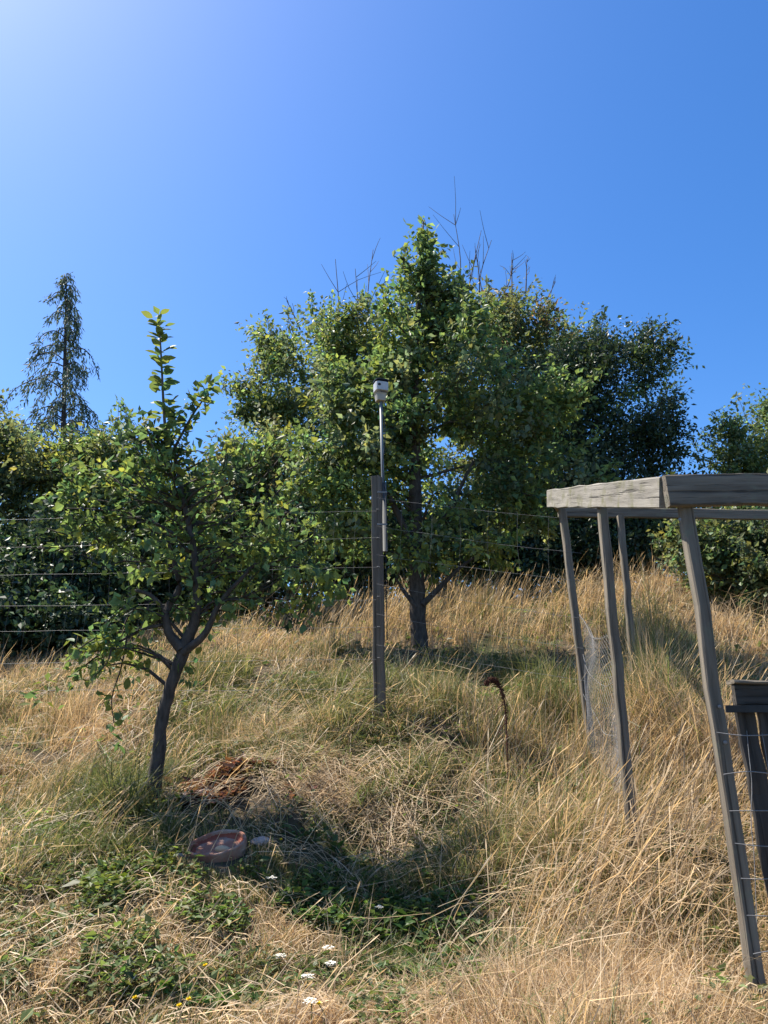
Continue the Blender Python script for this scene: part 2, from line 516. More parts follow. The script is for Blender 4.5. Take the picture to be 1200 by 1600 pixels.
def fence_run(root, A, B, heights, zA, zB, step, sag=.012, wr=.0011):
    L_ = np.linalg.norm(B - A)
    nseg = max(8, int(L_ / .25))
    t = np.linspace(0, 1, nseg + 1)
    for hgt in heights:
        z = zA + (zB - zA) * t + hgt - sag * np.sin(t * math.pi) + np.cumsum(rng.normal(0, .003, nseg + 1))
        P = np.c_[A[0] + (B[0] - A[0]) * t, A[1] + (B[1] - A[1]) * t, z]
        tb = Tubes(); tb.add(P, wr, 4, False); tb.build('strand', M_WIRE, root)
    m = int(L_ / step)
    for k in range(1, m):
        tt = k / m
        p = A + (B - A) * tt
        zz = zA + (zB - zA) * tt
        P = [(p[0] + rng.normal(0, .012), p[1] + rng.normal(0, .004), zz + hh) for hh in heights]
        tb = Tubes(); tb.add(spline(P, 14), wr * .6, 3, False); tb.build('stay', M_WIRE, root)


zB = tp[2]
zA_ = at(0, 760, 6.3)[2]
wf = thing('wire_fence', (PA[0], PA[1], float(gz(PA[0], PA[1]))), 'galvanised stock wire fence running from the left edge to the brown post', 'fence')
fence_run(wf, PA, PB, [-.30 - .235 * i for i in range(7)], zA_, zB, .165)
for i in range(6):
    c = np.array([bp[0] - .02 + .002 * i, 5.925, zB - .30 - .235 * i])
    tb = Tubes(); tb.add(np.array([c + [-.012, .03, 0], c + [-.010, -.004, 0], c + [.010, -.004, 0], c + [.012, .03, 0]]), .0022, 4, False); tb.build('staple', M_WIRE, wf)
wf2 = thing('wire_fence', (PB[0], PB[1], float(gz(PB[0], PB[1]))), 'thin wire fence strung between the brown post and the timber frame', 'fence')
fence_run(wf2, PB, PC, [-.20 - .235 * i for i in range(6)], zB, t3[2] + .05, .21, wr=.0010)

# ---- chicken wire between the two left frame posts, and stock wire on the near post
net = thing('wire_netting', (b3[0], b3[1], float(gz(b3[0], b3[1]))), 'torn chicken wire netting hanging between the two left frame posts', 'netting')
tb = Tubes()
n0, n1 = at(905, 960, Y3 - .05), at(955, 985, Y2 + .05)
Ln = np.linalg.norm((n1 - n0)[:2]); H = 0.85
cell = .05
for a in range(int(Ln / cell) + int(H / cell) + 2):
    for sgn in (1, -1):
        pts = []
        for q in np.linspace(0, H, 18):
            s_ = (a * cell - (H if sgn > 0 else 0)) + sgn * q + (0 if sgn > 0 else 0)
            if 0 <= s_ <= Ln:
                f = s_ / Ln
                base = n0 * (1 - f) + n1 * f
                wob = .02 * math.sin(f * 7 + q * 5) + .012 * math.sin(q * 11)
                pts.append(base + np.array([wob, 0, -q - .09 * math.sin(f * math.pi)]))
        if len(pts) > 2:
            tb.add(np.array(pts), .0009, 3, False)
nm = tb.build('mesh_wire', M_WIRE, net); nm['kind'] = 'stuff'
for q in (0, .28, .55):
    tb = Tubes()
    tb.add(np.array([n0 * (1 - f) + n1 * f + np.array([(.012 * math.sin(f * 9 + q * 9)), 0, -q - .1 * math.sin(f * math.pi)]) for f in np.linspace(0, 1, 14)]), .0016, 4, False)
    tb.build('edge_wire', M_WIRE, net)
gw = thing('stock_wire', (b1[0], b1[1], float(gz(b1[0], b1[1]))), 'loose stock wire stapled across the nearest post and the plank gate', 'wire')
for i, py in enumerate((1145, 1205, 1262, 1316, 1372, 1430, 1490)):
    p = at(1118 + (py - 1145) * .165, py, Y1 - .06)
    P = [p + np.array([dx, .02 * dx * i - .01, rng.normal(0, .006) - .05 * dx]) for dx in np.linspace(0, .55, 7)]
    tb = Tubes(); tb.add(spline(P, 16), .0019, 4, False); tb.build('strand', M_WIRE, gw)
for i in range(4):
    pA = at(1165 + i * 26, 1130, Y1 + .2); pB = at(1188 + i * 30, 1510, Y1 + .02)
    P = [pA * (1 - f) + pB * f + np.array([rng.normal(0, .008), 0, 0]) for f in np.linspace(0, 1, 8)]
    tb = Tubes(); tb.add(spline(P, 20), .0015, 4, False); tb.build('stay', M_WIRE, gw)

# ------------------------------------------------------------------ foliage builders
def leaf_quads(c, d, n, L, W, fold=.12):
    """diamond leaves folded along the midrib: returns V (4n,3), F (2n,3)"""
    c = np.asarray(c); d = norm(d); s = norm(np.cross(d, n)); n = np.cross(s, d)
    L = L[:, None]; W = W[:, None]
    l = c + d * L * .42 + s * W * .5 + n * W * fold
    r = c + d * L * .42 - s * W * .5 + n * W * fold
    t = c + d * L - n * L * .08
    V = np.stack([c, l, t, r], 1).reshape(-1, 3)
    i = np.arange(len(c)) * 4
    F = np.concatenate([np.stack([i, i + 2, i + 1], -1), np.stack([i, i + 3, i + 2], -1)])
    return V, F


def jitter_col(base, n, var=.25, hue=.12):
    base = np.asarray(base, float)
    k = np.exp(rng.normal(0, var, (n, 1)))
    hshift = rng.normal(0, hue, (n, 1))
    c = base[None, :] * k * np.concatenate([1 + hshift * 1.3, 1 + hshift * .35, 1 - hshift], 1)
    return np.clip(c, .004, .9)


def ell(px, py, rx, ry, Y, rd=None):
    c = at(px, py, Y); _, _, dep = project(c)
    ax, az = rx / F * dep, ry / F * dep
    return (c, np.array([ax, rd if rd is not None else (ax + az) / 2, az]))


def sample_ells(ells, n, shell=.55):
    vol = np.array([e[1].prod() ** .55 for e in ells]); vol /= vol.sum()
    k = rng.choice(len(ells), n, p=vol)
    v = norm(rng.normal(size=(n, 3)))
    r = (shell + (1 - shell) * rng.random(n)) * np.where(rng.random(n) < .25, rng.random(n), 1)
    C = np.array([e[0] for e in ells])[k]; R = np.array([e[1] for e in ells])[k]
    return C + v * R * r[:, None]


def grow(trunk_pts, trunk_r, targets, up=.35, tip=.004, bend=.12):
    """attach every target to the nearest wood; returns list of (polyline, radii)"""
    T = spline(trunk_pts, 40)
    tr = np.interp(np.linspace(0, 1, 40), np.linspace(0, 1, len(trunk_r)), trunk_r)
    nodes = [p for p in T[8:]]
    size = [r for r in tr[8:]]
    order = np.argsort([np.linalg.norm(T - t, axis=1).min() for t in targets])
    paths = []
    for k in order:
        t = targets[k]
        N_ = np.array(nodes); S_ = np.array(size)
        dv = t - N_
        dist = np.linalg.norm(dv, axis=1)
        cost = dist + up * np.maximum(0, -dv[:, 2]) + .35 * up * dist * (dv[:, 2] < .25 * dist) + .02 / np.maximum(S_, .004) * .1
        j = int(np.argmin(cost))
        a = N_[j]; L_ = dist[j]
        mid = a * .5 + t * .5 + np.array([0, 0, .12 * L_]) + rng.normal(0, bend * L_ * .5, 3)
        m = max(4, min(10, int(L_ / .12)))
        P = spline([a, mid, t], m)
        r0 = min(S_[j] * .7, .006 + .017 * L_)
        R = np.linspace(max(r0, tip), tip * .7, m)
        paths.append((P, R))
        for p, r in zip(P[1:], R[1:]):
            nodes.append(p); size.append(r)
    return T, tr, paths


def tnorm(sc, shape):
    return np.clip(rng.normal(0, 1, shape), -1.7, 1.7) * sc


def crown_leaves(paths, per, spread, L, W, base_cols, weights, zbias=.3, droop=.25, var=.28, hue=.14, along=.45, nup=.6):
    """leaves in clouds about each branch end and along its outer half"""
    C, D, colr = [], [], []
    for P, R in paths:
        m = max(4, int(rng.poisson(per)))
        al = along
        shoot = len(P) == 7 and R[0] <= .0061 and R[-1] <= .0031
        if shoot:
            m = max(4, int(m * .5)); al = .95
        col = np.asarray(base_cols[rng.choice(len(base_cols), p=weights)]) * math.exp(rng.normal(0, .16))
        na = int(m * al)
        q = rng.random(na) * .75 + .25
        idx = q * (len(P) - 1); i = np.minimum(idx.astype(int), len(P) - 2); f = (idx - i)[:, None]
        pa = P[i] * (1 - f) + P[i + 1] * f + tnorm(spread * (.16 if shoot else .35), (na, 3))
        sub = P[-1] + (tnorm(spread * .8, (max(2, m // 14), 3)) if not shoot else tnorm(spread * .15, (2, 3)))
        pick = sub[rng.integers(0, len(sub), m - na)]
        pb_ = pick + tnorm(spread * (.42 if not shoot else .15), (m - na, 3))
        pc = np.concatenate([pa, pb_])
        axisd = norm(P[-1] - P[0])
        d = norm(pc - (P[-1] - axisd * spread)) * .6 + rng.normal(0, .6, (m, 3)) + np.array([0, 0, -droop])
        C.append(pc); D.append(d); colr.append(jitter_col(col, m, var, hue))
    C = np.concatenate(C); D = norm(np.concatenate(D)); colr = np.concatenate(colr)
    n = len(C)
    nn = norm(rng.normal(0, 1, (n, 3)) + np.array([0, 0, nup * 1.6]))
    Ls = L * np.clip(np.exp(rng.normal(0, .3, n)), .45, 1.5); Ws = Ls * W / L * np.exp(rng.normal(0, .12, n))
    return C, D, nn, Ls, Ws, colr


def build_crown(name, data, mat, root):
    C, D, nn, Ls, Ws, colr = data
    V, Fc = leaf_quads(C, D, nn, Ls, Ws)
    o = obj(name, mesh_np(name, V - np.array(root.location), [Fc], mat, np.repeat(colr, 4, 0)), root)
    o['kind'] = 'stuff'
    return o


def make_tree(name, label, cat, trunk_px, trunk_r, Y, ells, ntarget, per, spread, L, W, cols, weights, mat, group=None,
              up=.35, wood=None, stems=1, ret=False, droop=.25, var=.28, hue=.14, along=.45, shell=.55, nup=.6, gaps=.12, shoots=.35, shoot_len=.4):
    tp_ = [at(px, py, Y + (q[0] if q else 0)) for px, py, *q in trunk_px]
    tp_[0][2] = float(gz(tp_[0][0], tp_[0][1])) - .08
    root = thing(name, (tp_[0][0], tp_[0][1], tp_[0][2] + .08), label, cat, group)
    targets = sample_ells(ells, ntarget, shell)
    g_ = gz(targets[:, 0], targets[:, 1])
    targets[:, 2] = np.maximum(targets[:, 2], g_ + .12)
    if gaps > 0:
        gn = vnoise(targets[:, 0] * 1.5 + Y * 3, targets[:, 2] * 1.5, 201)
        targets = targets[(gn > gaps) | (rng.random(len(targets)) < .12)]
    T, tr, paths = grow(tp_, trunk_r, targets, up)
    cc_ = targets.mean(0)
    base_paths = list(paths)
    for q in rng.choice(len(base_paths), int(len(base_paths) * shoots)):
        P_, R_ = base_paths[q]
        d_ = norm(norm(P_[-1] - cc_) + np.array([0, 0, .55]) + rng.normal(0, .3, 3))
        ln_ = shoot_len * math.exp(rng.normal(0, .35))
        e_ = P_[-1] + d_ * ln_
        paths.append((spline([P_[-1], (P_[-1] + e_) / 2 + rng.normal(0, .06 * ln_, 3), e_], 7), np.linspace(.0060, .0030, 7)))
    tb = Tubes()
    wob = T + np.c_[np.cumsum(rng.normal(0, .004, (len(T), 2)), 0), np.zeros(len(T))]
    tb.add(wob, tr * (1 + rng.normal(0, .05, len(tr))), 10)
    tb.build('trunk', wood or M_BARK, root)
    tb = Tubes()
    for P, R in paths:
        tb.add(P, R, 5 if R[0] > .012 else 4, False)
    tb.build('branches', wood or M_BARK, root)['kind'] = 'stuff'
    data = crown_leaves(paths, per, spread, L, W, cols, weights, droop=droop, var=var, hue=hue, along=along, nup=nup)
    if ret:
        return root, paths, data
    build_crown('crown', data, mat, root)
    return root


def bare_stems(root, specs, name='bare_stem'):
    """dead leafless shoots standing out of a crown: (x0,y0,x1,y1,Y)"""
    for x0, y0, x1, y1, Y in specs:
        a, b = at(x0 - (x1 - x0) * .5, y0 - (y1 - y0) * .5, Y), at(x1, y1, Y)
        tb = Tubes()
        ln = np.linalg.norm(b - a)
        mid = (a + b) / 2 + rng.normal(0, .03 * ln, 3)
        P = spline([a, mid, b], 10)
        tb.add(P, np.linspace(.016, .005, 10), 4, False)
        for k in range(5):
            j = rng.integers(3, 9)
            e = P[j] + (b - a) / ln * ln * rng.uniform(.15, .35) + rng.normal(0, .12 * ln, 3) * np.array([1, 1, .3])
            tb.add(spline([P[j], (P[j] + e) / 2 + rng.normal(0, .02, 3), e], 5), np.linspace(.008, .0035, 5), 3, False)
        tb.build(name, M_TWIG, root)


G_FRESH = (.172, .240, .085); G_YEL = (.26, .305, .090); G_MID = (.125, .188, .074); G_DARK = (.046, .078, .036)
G_GREY = (.170, .205, .115); G_OLIVE = (.155, .172, .078); G_RUST = (.18, .125, .065); G_BLUE = (.050, .082, .052)

# ---- near fruit tree on the left
ells = [ell(300, 830, 135, 120, 5.0, .45), ell(190, 780, 80, 75, 5.0, .35), ell(400, 860, 90, 90, 5.1, .4), ell(470, 915, 70, 55, 5.0, .3),
        ell(262, 735, 45, 60, 5.0, .2), ell(160, 850, 50, 50, 4.95, .25), ell(350, 930, 80, 45, 5.1, .3), ell(360, 740, 45, 55, 5.15, .25), ell(130, 800, 40, 45, 4.95, .2), ell(120, 760, 25, 30, 4.95, .15), ell(215, 690, 30, 35, 5, .15), ell(300, 690, 30, 40, 5, .15), ell(510, 920, 40, 30, 5, .2), ell(450, 960, 50, 30, 5, .2), ell(400, 700, 30, 30, 5.1, .2)]
low = [ell(205, 985, 62, 48, 4.9, .25), ell(150, 1030, 42, 38, 4.85, .2), ell(250, 960, 30, 30, 4.9, .15)]
t_root, t_paths, t_data = make_tree(
    'fruit_tree', 'leaning young fruit tree with a tall leafy leader shoot, nearest tree on the left', 'tree',
    [(238, 1240), (250, 1150), (270, 1060), (285, 1010), (305, 960), (300, 880), (280, 790), (262, 700)], [.048, .039, .036, .042, .030, .023, .017, .011],
    5.0, ells + ells + low, 190, 18, .060, .056, .035, [G_FRESH, G_YEL, G_MID, G_DARK], [.42, .16, .3, .12], M_LEAF, ret=True, nup=.8, shoot_len=.18, gaps=.3)
# extra limbs
tb = Tubes()
for pts, r in (([(283, 1015), (263, 985), (262, 950), (280, 915), (265, 850)], (.034, .016)), ([(285, 1020), (320, 990), (345, 940), (400, 880)], (.03, .011)),
               ([(262, 960), (235, 930), (205, 925), (200, 950)], (.018, .006)), ([(265, 975), (220, 985), (160, 1020), (120, 1050)], (.013, .004)),
               ([(262, 720), (300, 650), (325, 615)], (.011, .004)), ([(200, 985), (190, 1040), (175, 1090), (178, 1130)], (.006, .003))):
    P = spline([at(x, y, 4.97) for x, y in pts], 20)
    tb = Tubes(); tb.add(P, np.linspace(r[0], r[1], 20), 7, False); tb.build('limb', M_BARK, t_root)
ld = spline([at(262, 720, 5.0), at(256, 640, 5.0), at(252, 560, 5.0), at(248, 492, 5.0)], 24)
tb = Tubes(); tb.add(ld, np.linspace(.013, .004, 24), 6, False)
tb.build('leader', M_TWIG, t_root)
C, D, nn, Ls, Ws, cc = [np.array(x) for x in t_data]
extra_c, extra_d = [], []
for k in range(84):                                     # leader leaves, spiralled
    f = k / 83
    i = min(int(f * 23), 22)
    p = ld[i] * (1 - (f * 23 - i)) + ld[i + 1] * (f * 23 - i)
    a = k * 2.4
    extra_c.append(p + rng.normal(0, .012 + .02 * (1 - f), 3)); extra_d.append((math.cos(a), math.sin(a) * .7, .05 + .45 * f))
for x, y, s, m in ((310, 620, .045, 40), (325, 605, .03, 22), (295, 650, .04, 26), (280, 685, .06, 34), (235, 690, .05, 20), (60, 1090, .05, 14), (190, 985, .09, 60), (150, 1030, .07, 45), (230, 960, .06, 30), (215, 1030, .06, 26), (120, 1010, .05, 18), (172, 1090, .04, 14), (180, 1135, .03, 8),
                   (180, 1160, .025, 5), (300, 1060, .04, 8), (288, 1030, .04, 8), (110, 1060, .05, 14), (520, 925, .05, 22), (545, 905, .03, 8), (470, 960, .05, 16)):
    c0 = at(x, y, 4.97)
    for q in range(m):
        extra_c.append(c0 + rng.normal(0, s, 3)); extra_d.append(rng.normal(0, 1, 3) + np.array([0, 0, -.2]))
ne = len(extra_c)
C = np.r_[C, extra_c]; D = np.r_[D, norm(extra_d)]
nn = np.r_[nn, norm(rng.normal(0, .5, (ne, 3)) + np.array([0, 0, 1.0]))]
Ls = np.r_[Ls, np.where(np.arange(ne) < 84, .092, .066) * np.exp(rng.normal(0, .15, ne))]; Ws = np.r_[Ws, np.where(np.arange(ne) < 84, .05, .038) * np.exp(rng.normal(0, .1, ne))]
cc = np.r_[cc, jitter_col(G_FRESH, ne, .2, .2)]
# the 300 leaves that show largest become single leaves, the rest one crown
score = Ls / np.maximum(project(C)[2], .1) + np.r_[np.zeros(len(C) - ne), np.full(ne, .004)] + rng.normal(0, .0006, len(C)) - .004 * (C[:, 1] - C[:, 1].min())
big = np.argsort(-score)[:300]
rest = np.setdiff1d(np.arange(len(C)), big)
build_crown('crown', (C[rest], D[rest], nn[rest], Ls[rest], Ws[rest], cc[rest]), M_LEAF, t_root)
leaf_meshes = []
for k in range(10):
    out = [(0, 0), (.2, .34), (.45, .5), (.72, .38), (1, 0), (.72, -.38), (.45, -.5), (.2, -.34)]
    V = [(0, a_, b_ * .56) for a_, b_ in out]
    V = [(b_ * .56, a_, .10 * abs(b_) * 1.2 - .10 * a_ ** 2 + rng.normal(0, .012)) for a_, b_ in out]
    V += [(0, .3, -.03), (0, .65, -.07)]
    Fl = [(0, 8, 1), (1, 8, 2), (2, 8, 9), (2, 9, 3), (3, 9, 4), (4, 9, 5), (5, 9, 6), (6, 9, 8), (6, 8, 7), (7, 8, 0)]
    colr = jitter_col([G_FRESH, G_YEL, G_FRESH, G_MID, G_FRESH][k % 5], 1, .18, .15)
    leaf_meshes.append(mesh_np('leaf', np.array(V), [np.array(Fl)], M_LEAF, np.repeat(colr, len(V), 0), True))
for i in big:
    d = Vector(D[i]); n0_ = Vector(nn[i]); s = d.cross(n0_).normalized(); nz_ = s.cross(d)
    R = Matrix(((s.x, d.x, nz_.x), (s.y, d.y, nz_.y), (s.z, d.z, nz_.z))).to_4x4()
    o = obj('leaf', leaf_meshes[rng.integers(0, 10)], t_root)
    o.matrix_basis = Matrix.Translation(Vector(C[i]) - t_root.location) @ R @ Matrix.Scale(float(Ls[i]) * 1.08, 4)

# ---- fruit tree behind the post
ells = [ell(650, 720, 150, 170, 8.5, 1.0), ell(700, 620, 150, 110, 8.5, .9), ell(640, 530, 95, 80, 8.5, .6), ell(535, 720, 80, 110, 8.4, .6),
        ell(830, 720, 75, 110, 8.5, .6), ell(500, 810, 70, 80, 8.4, .5), ell(700, 830, 150, 60, 8.4, .7), ell(840, 620, 55, 55, 8.5, .4),
        ell(725, 490, 55, 60, 8.5, .4), ell(645, 450, 40, 50, 8.5, .25), ell(664, 400, 16, 44, 8.5, .10), ell(660, 440, 26, 30, 8.5, .14), ell(930, 740, 25, 20, 8.3, .15), ell(560, 600, 60, 60, 8.5, .4)]
ft2 = make_tree('fruit_tree', 'broad yellow-green fruit tree with dark trunk directly behind the brown post', 'tree',
                [(656, 1012), (654, 930), (652, 850), (650, 740), (652, 600), (655, 490), (664, 350)], [.10, .09, .085, .07, .05, .03, .01],
                8.5, ells, 430, 66, .15, .072, .045, [G_FRESH, G_YEL, G_MID, G_GREY], [.36, .12, .30, .22], M_LEAF, gaps=.2, shoot_len=.28, shoots=.5)
tb = Tubes()
for pts, r in (([(652, 950), (632, 925), (618, 903)], (.035, .012)), ([(660, 945), (690, 915), (715, 890), (745, 868)], (.04, .014)), ([(652, 880), (700, 800), (740, 720)], (.05, .015)),
               ([(650, 860), (600, 760), (560, 690)], (.05, .012))):
    tb = Tubes(); tb.add(spline([at(x, y, 8.42) for x, y in pts], 14), np.linspace(r[0], r[1], 14), 6, False)
    tb.build('limb', M_BARK, ft2)

# ---- trees at the crest
ells = [ell(485, 610, 85, 105, 13, 1.2), ell(560, 550, 75, 65, 13, 1.0), ell(430, 650, 45, 50, 12.8, .6), ell(430, 790, 70, 90, 13, .9), ell(600, 650, 100, 120, 13.4, 1.2),
        ell(410, 560, 24, 34, 12.8, .3), ell(395, 630, 22, 40, 12.8, .3), ell(440, 560, 35, 45, 12.9, .4), ell(500, 510, 40, 25, 13, .5), ell(520, 830, 110, 80, 13.2, 1)]
tl = make_tree('hedgerow_tree', 'grey-green broad tree with thin bare shoots on top, left of the fruit tree crown', 'tree',
               [(540, 960), (530, 860), (520, 760), (525, 640), (540, 520)], [.14, .12, .09, .06, .02], 13.2, ells, 380, 105, .23, .080, .045,
               [G_GREY, G_MID, G_YEL, G_FRESH], [.4, .15, .15, .3], M_LEAF, var=.22)
bare_stems(tl, [(527, 510, 524, 405, 13), (581, 500, 583, 390, 13), (560, 500, 555, 420, 13), (462, 500, 448, 470, 12.9), (430, 560, 415, 530, 12.8), (600, 500, 606, 440, 13)])
ells = [ell(815, 510, 75, 75, 14, 1.1), ell(760, 580, 100, 110, 14, 1.2), ell(880, 540, 55, 75, 14, .9), ell(700, 520, 60, 60, 14, .8), ell(800, 680, 120, 110, 14, 1.2), ell(740, 800, 130, 100, 14, 1.1)]
tm = make_tree('hedgerow_tree', 'olive green tree with dead upright stems rising behind the fruit tree top', 'tree',
               [(790, 960), (785, 840), (780, 700), (785, 560), (790, 460)], [.15, .13, .10, .06, .02], 14, ells, 360, 105, .25, .082, .042,
               [G_OLIVE, G_GREY, G_MID, G_RUST], [.4, .35, .15, .1], M_LEAF, var=.22)
bare_stems(tm, [(712, 450, 709, 335, 14), (755, 470, 742, 385, 14), (757, 460, 768, 375, 14), (785, 450, 800, 395, 14), (800, 440, 800, 400, 14), (822, 440, 823, 405, 14), (735, 440, 752, 360, 14), (850, 470, 868, 440, 14)])
ells = [ell(900, 630, 100, 110, 13, 1.2), ell(985, 670, 75, 95, 13, 1.0), ell(1005, 545, 48, 45, 13, .5), ell(1045, 560, 20, 40, 13, .3), ell(1035, 700, 42, 55, 13, .5), ell(930, 560, 60, 50, 13, .7),
        ell(940, 780, 130, 90, 13, 1.2), ell(860, 760, 90, 110, 13, 1.1), ell(1040, 780, 40, 60, 13, .5), ell(860, 860, 130, 60, 13, 1)]
td = make_tree('evergreen_tree', 'dark blue-green evergreen tree, tallest dense crown left of the timber frame', 'tree',
               [(930, 960), (925, 860), (915, 740), (905, 640), (900, 540)], [.17, .15, .11, .07, .02], 13, ells, 430, 115, .23, .078, .038,
               [G_BLUE, G_DARK, G_MID], [.5, .38, .12], M_DARKLEAF, var=.25)
bare_stems(td, [(990, 690, 1030, 625, 12.8), (1000, 690, 1012, 620, 12.8), (1030, 670, 1060, 630, 12.8)])

# ---- hedge shrubs: left side, behind, right side
def shrub(name, label, base, Y, ells, nt_, per, cols, wts, L=.08, W=.045, mat=M_DARKLEAF, spread=.2, cat='shrub', group=None, **kw):
    bx_, by_ = base
    return make_tree(name, label, cat, [(bx_, by_), (bx_ + 4, by_ - 40), (bx_ - 6, by_ - 100), (bx_ + 2, by_ - 150)], [.06, .05, .04, .015], Y, ells, nt_, per, spread, L, W, cols, wts, mat, group, **kw)


shrub('hedge_shrub', 'hazy olive shrub at the left edge below the weeping conifer', (60, 990), 12, [ell(40, 730, 80, 75, 12, .9), ell(-40, 760, 80, 110, 12, .9), ell(70, 850, 110, 110, 12, .8), ell(-20, 690, 60, 60, 12.3, .6), ell(-150, 700, 120, 170, 11.6, 1.0), ell(-260, 720, 120, 200, 11.2, 1.0)],
      420, 95, [G_OLIVE, G_GREY, G_YEL, G_DARK], [.4, .3, .15, .15], mat=M_LEAF)
shrub('hedge_shrub', 'dark shrub behind the left wire fence, its low part added in place of ground shade', (90, 1030), 9.4, [ell(30, 930, 110, 75, 9.5, .5), ell(150, 905, 80, 70, 9.9, .5), ell(-90, 920, 100, 100, 9.4, .6), ell(40, 870, 100, 60, 10, .5), ell(10, 985, 110, 40, 8.9, .35), ell(120, 975, 70, 35, 9.1, .3)],  # low front clumps added to cover sunlit ground, standing in for hedge shade
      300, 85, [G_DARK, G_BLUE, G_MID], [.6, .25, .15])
shrub('hedge_shrub', 'lowest dark bramble hedge along the ground at the far left', (60, 1000), 12.4, [ell(20, 960, 130, 60, 12.6, .5), ell(170, 950, 110, 60, 12.6, .5), ell(300, 930, 110, 80, 12.6, .5), ell(-110, 950, 120, 80, 12.6, .5)],
      260, 85, [G_DARK, G_BLUE, G_MID], [.6, .25, .15], L=.1, W=.065)
shrub('hedge_shrub', 'green hedge shrub behind the top of the leaning fruit tree', (230, 990), 11.6, [ell(190, 740, 90, 75, 12, .8), ell(230, 860, 110, 120, 12, .8), ell(130, 740, 50, 45, 12.3, .6)],
      250, 95, [G_MID, G_OLIVE, G_FRESH, G_DARK], [.35, .3, .2, .15], mat=M_LEAF)
shrub('hedge_shrub', 'greyish mauve-green shrub filling the gap right of the leaning fruit tree', (390, 980), 11.5, [ell(365, 745, 50, 65, 11.5, .6), ell(400, 830, 85, 95, 11.5, .7), ell(330, 790, 50, 70, 11.5, .5), ell(430, 720, 40, 50, 11.6, .5), ell(450, 850, 80, 90, 11.4, .6), ell(380, 900, 80, 60, 11.2, .5)],
      230, 95, [G_GREY, (.13, .12, .075), G_MID, G_YEL], [.4, .25, .2, .15], mat=M_LEAF)
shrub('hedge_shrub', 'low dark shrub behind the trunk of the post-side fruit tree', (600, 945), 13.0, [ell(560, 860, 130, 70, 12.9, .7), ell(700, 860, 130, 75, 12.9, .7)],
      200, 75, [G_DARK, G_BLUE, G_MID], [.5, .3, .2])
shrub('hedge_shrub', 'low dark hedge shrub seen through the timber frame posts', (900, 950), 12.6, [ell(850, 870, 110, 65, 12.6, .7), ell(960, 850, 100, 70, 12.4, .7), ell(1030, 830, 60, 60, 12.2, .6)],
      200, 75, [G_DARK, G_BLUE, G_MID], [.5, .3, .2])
shrub('bramble_bush', 'rounded sage green bramble bush at the right edge under the back rail', (1150, 960), 9.6, [ell(1150, 880, 75, 70, 9.6, .7), ell(1200, 850, 80, 90, 9.8, .7), ell(1090, 850, 50, 40, 9.9, .4), ell(1230, 920, 70, 60, 9.5, .5)],
      200, 70, [(.16, .19, .10), G_MID, G_OLIVE, G_DARK], [.5, .25, .1, .15], mat=M_LEAF, spread=.16, L=.07, W=.045)
shrub('pale_shrub', 'pale green feathery shrub against the sky at the right edge', (1175, 900), 13.0, [ell(1150, 710, 45, 45, 13, .5), ell(1190, 760, 90, 60, 13, .7), ell(1215, 690, 40, 60, 13.2, .5), ell(1200, 640, 14, 30, 13, .2), ell(1150, 670, 12, 25, 13, .15)],
      170, 70, [(.13, .18, .07), G_GREY, G_FRESH], [.5, .3, .2], mat=M_LEAF, L=.075, W=.04)

# ---- far thicket closing the view under the crowns
nT = 42000
xT = rng.uniform(-16, 17, nT); yT = rng.uniform(16.5, 20, nT)
topT = 2.3 + 1.3 * vnoise(xT * .7, yT * .3, 91) + .5 * vnoise(xT * 2.5, yT, 92)
zT = gz(xT, yT) + topT * rng.random(nT) ** .7
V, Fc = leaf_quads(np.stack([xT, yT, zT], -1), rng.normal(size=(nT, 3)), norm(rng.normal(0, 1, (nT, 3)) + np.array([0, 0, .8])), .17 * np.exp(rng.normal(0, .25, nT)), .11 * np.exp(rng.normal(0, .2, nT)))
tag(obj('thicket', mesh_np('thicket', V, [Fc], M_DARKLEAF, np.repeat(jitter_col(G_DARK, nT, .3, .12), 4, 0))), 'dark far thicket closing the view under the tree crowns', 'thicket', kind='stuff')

# ---- weeping conifer far left
cb = at(108, 900, 20); ct = at(104, 428, 20)
con = thing('weeping_conifer', (cb[0], cb[1], float(gz(cb[0], cb[1]))), 'tall weeping conifer with drooping branches against the sky at left', 'tree')
cb[2] = float(gz(cb[0], cb[1])) - .1
tb = Tubes(); tb.add(spline([cb, cb * .5 + ct * .5, ct], 20), np.linspace(.16, .012, 20), 8, False); tb.build('trunk', M_BARK, con)
tb = Tubes(); Cn, Dn = [], []
Hc = ct[2] - cb[2]
for k in range(95):
    f = 1 - (k / 95) ** .9 * .74                         # height fraction
    p = cb + (ct - cb) * f
    reach = (.12 + 3.3 * (1 - f) ** .85) * (rng.uniform(.25, .7) if rng.random() < .45 else rng.uniform(.75, 1.15))
    a = k * 2.39996 + rng.normal(0, .5)
    o_ = np.array([math.cos(a), math.sin(a), 0])
    P = spline([p, p + o_ * reach * .4 + np.array([0, 0, .15 * reach]), p + o_ * reach * .8 - np.array([0, 0, .12 * reach]), p + o_ * reach - np.array([0, 0, .45 * reach + .08])], 14)
    tb.add(P, np.linspace(.022, .006, 14), 4, False)
    for j in range(2, 14):
        for q in range(rng.integers(1, 4)):
            hang = rng.uniform(.06, .5) * (.3 + .7 * min(1, reach))
            st = P[j] + rng.normal(0, .045, 3)
            sw = o_ * .25 + rng.normal(0, .16, 3)
            for t_ in np.arange(0, hang, .06):
                Cn.append(st + np.array([0, 0, -t_]) + sw * t_ + rng.normal(0, .018, 3))
                Dn.append(np.array([0, 0, -1.0]) + o_ * .3 + rng.normal(0, .4, 3))
tb.build('branches', M_BARK, con)['kind'] = 'stuff'
Cn = np.array(Cn); n = len(Cn)
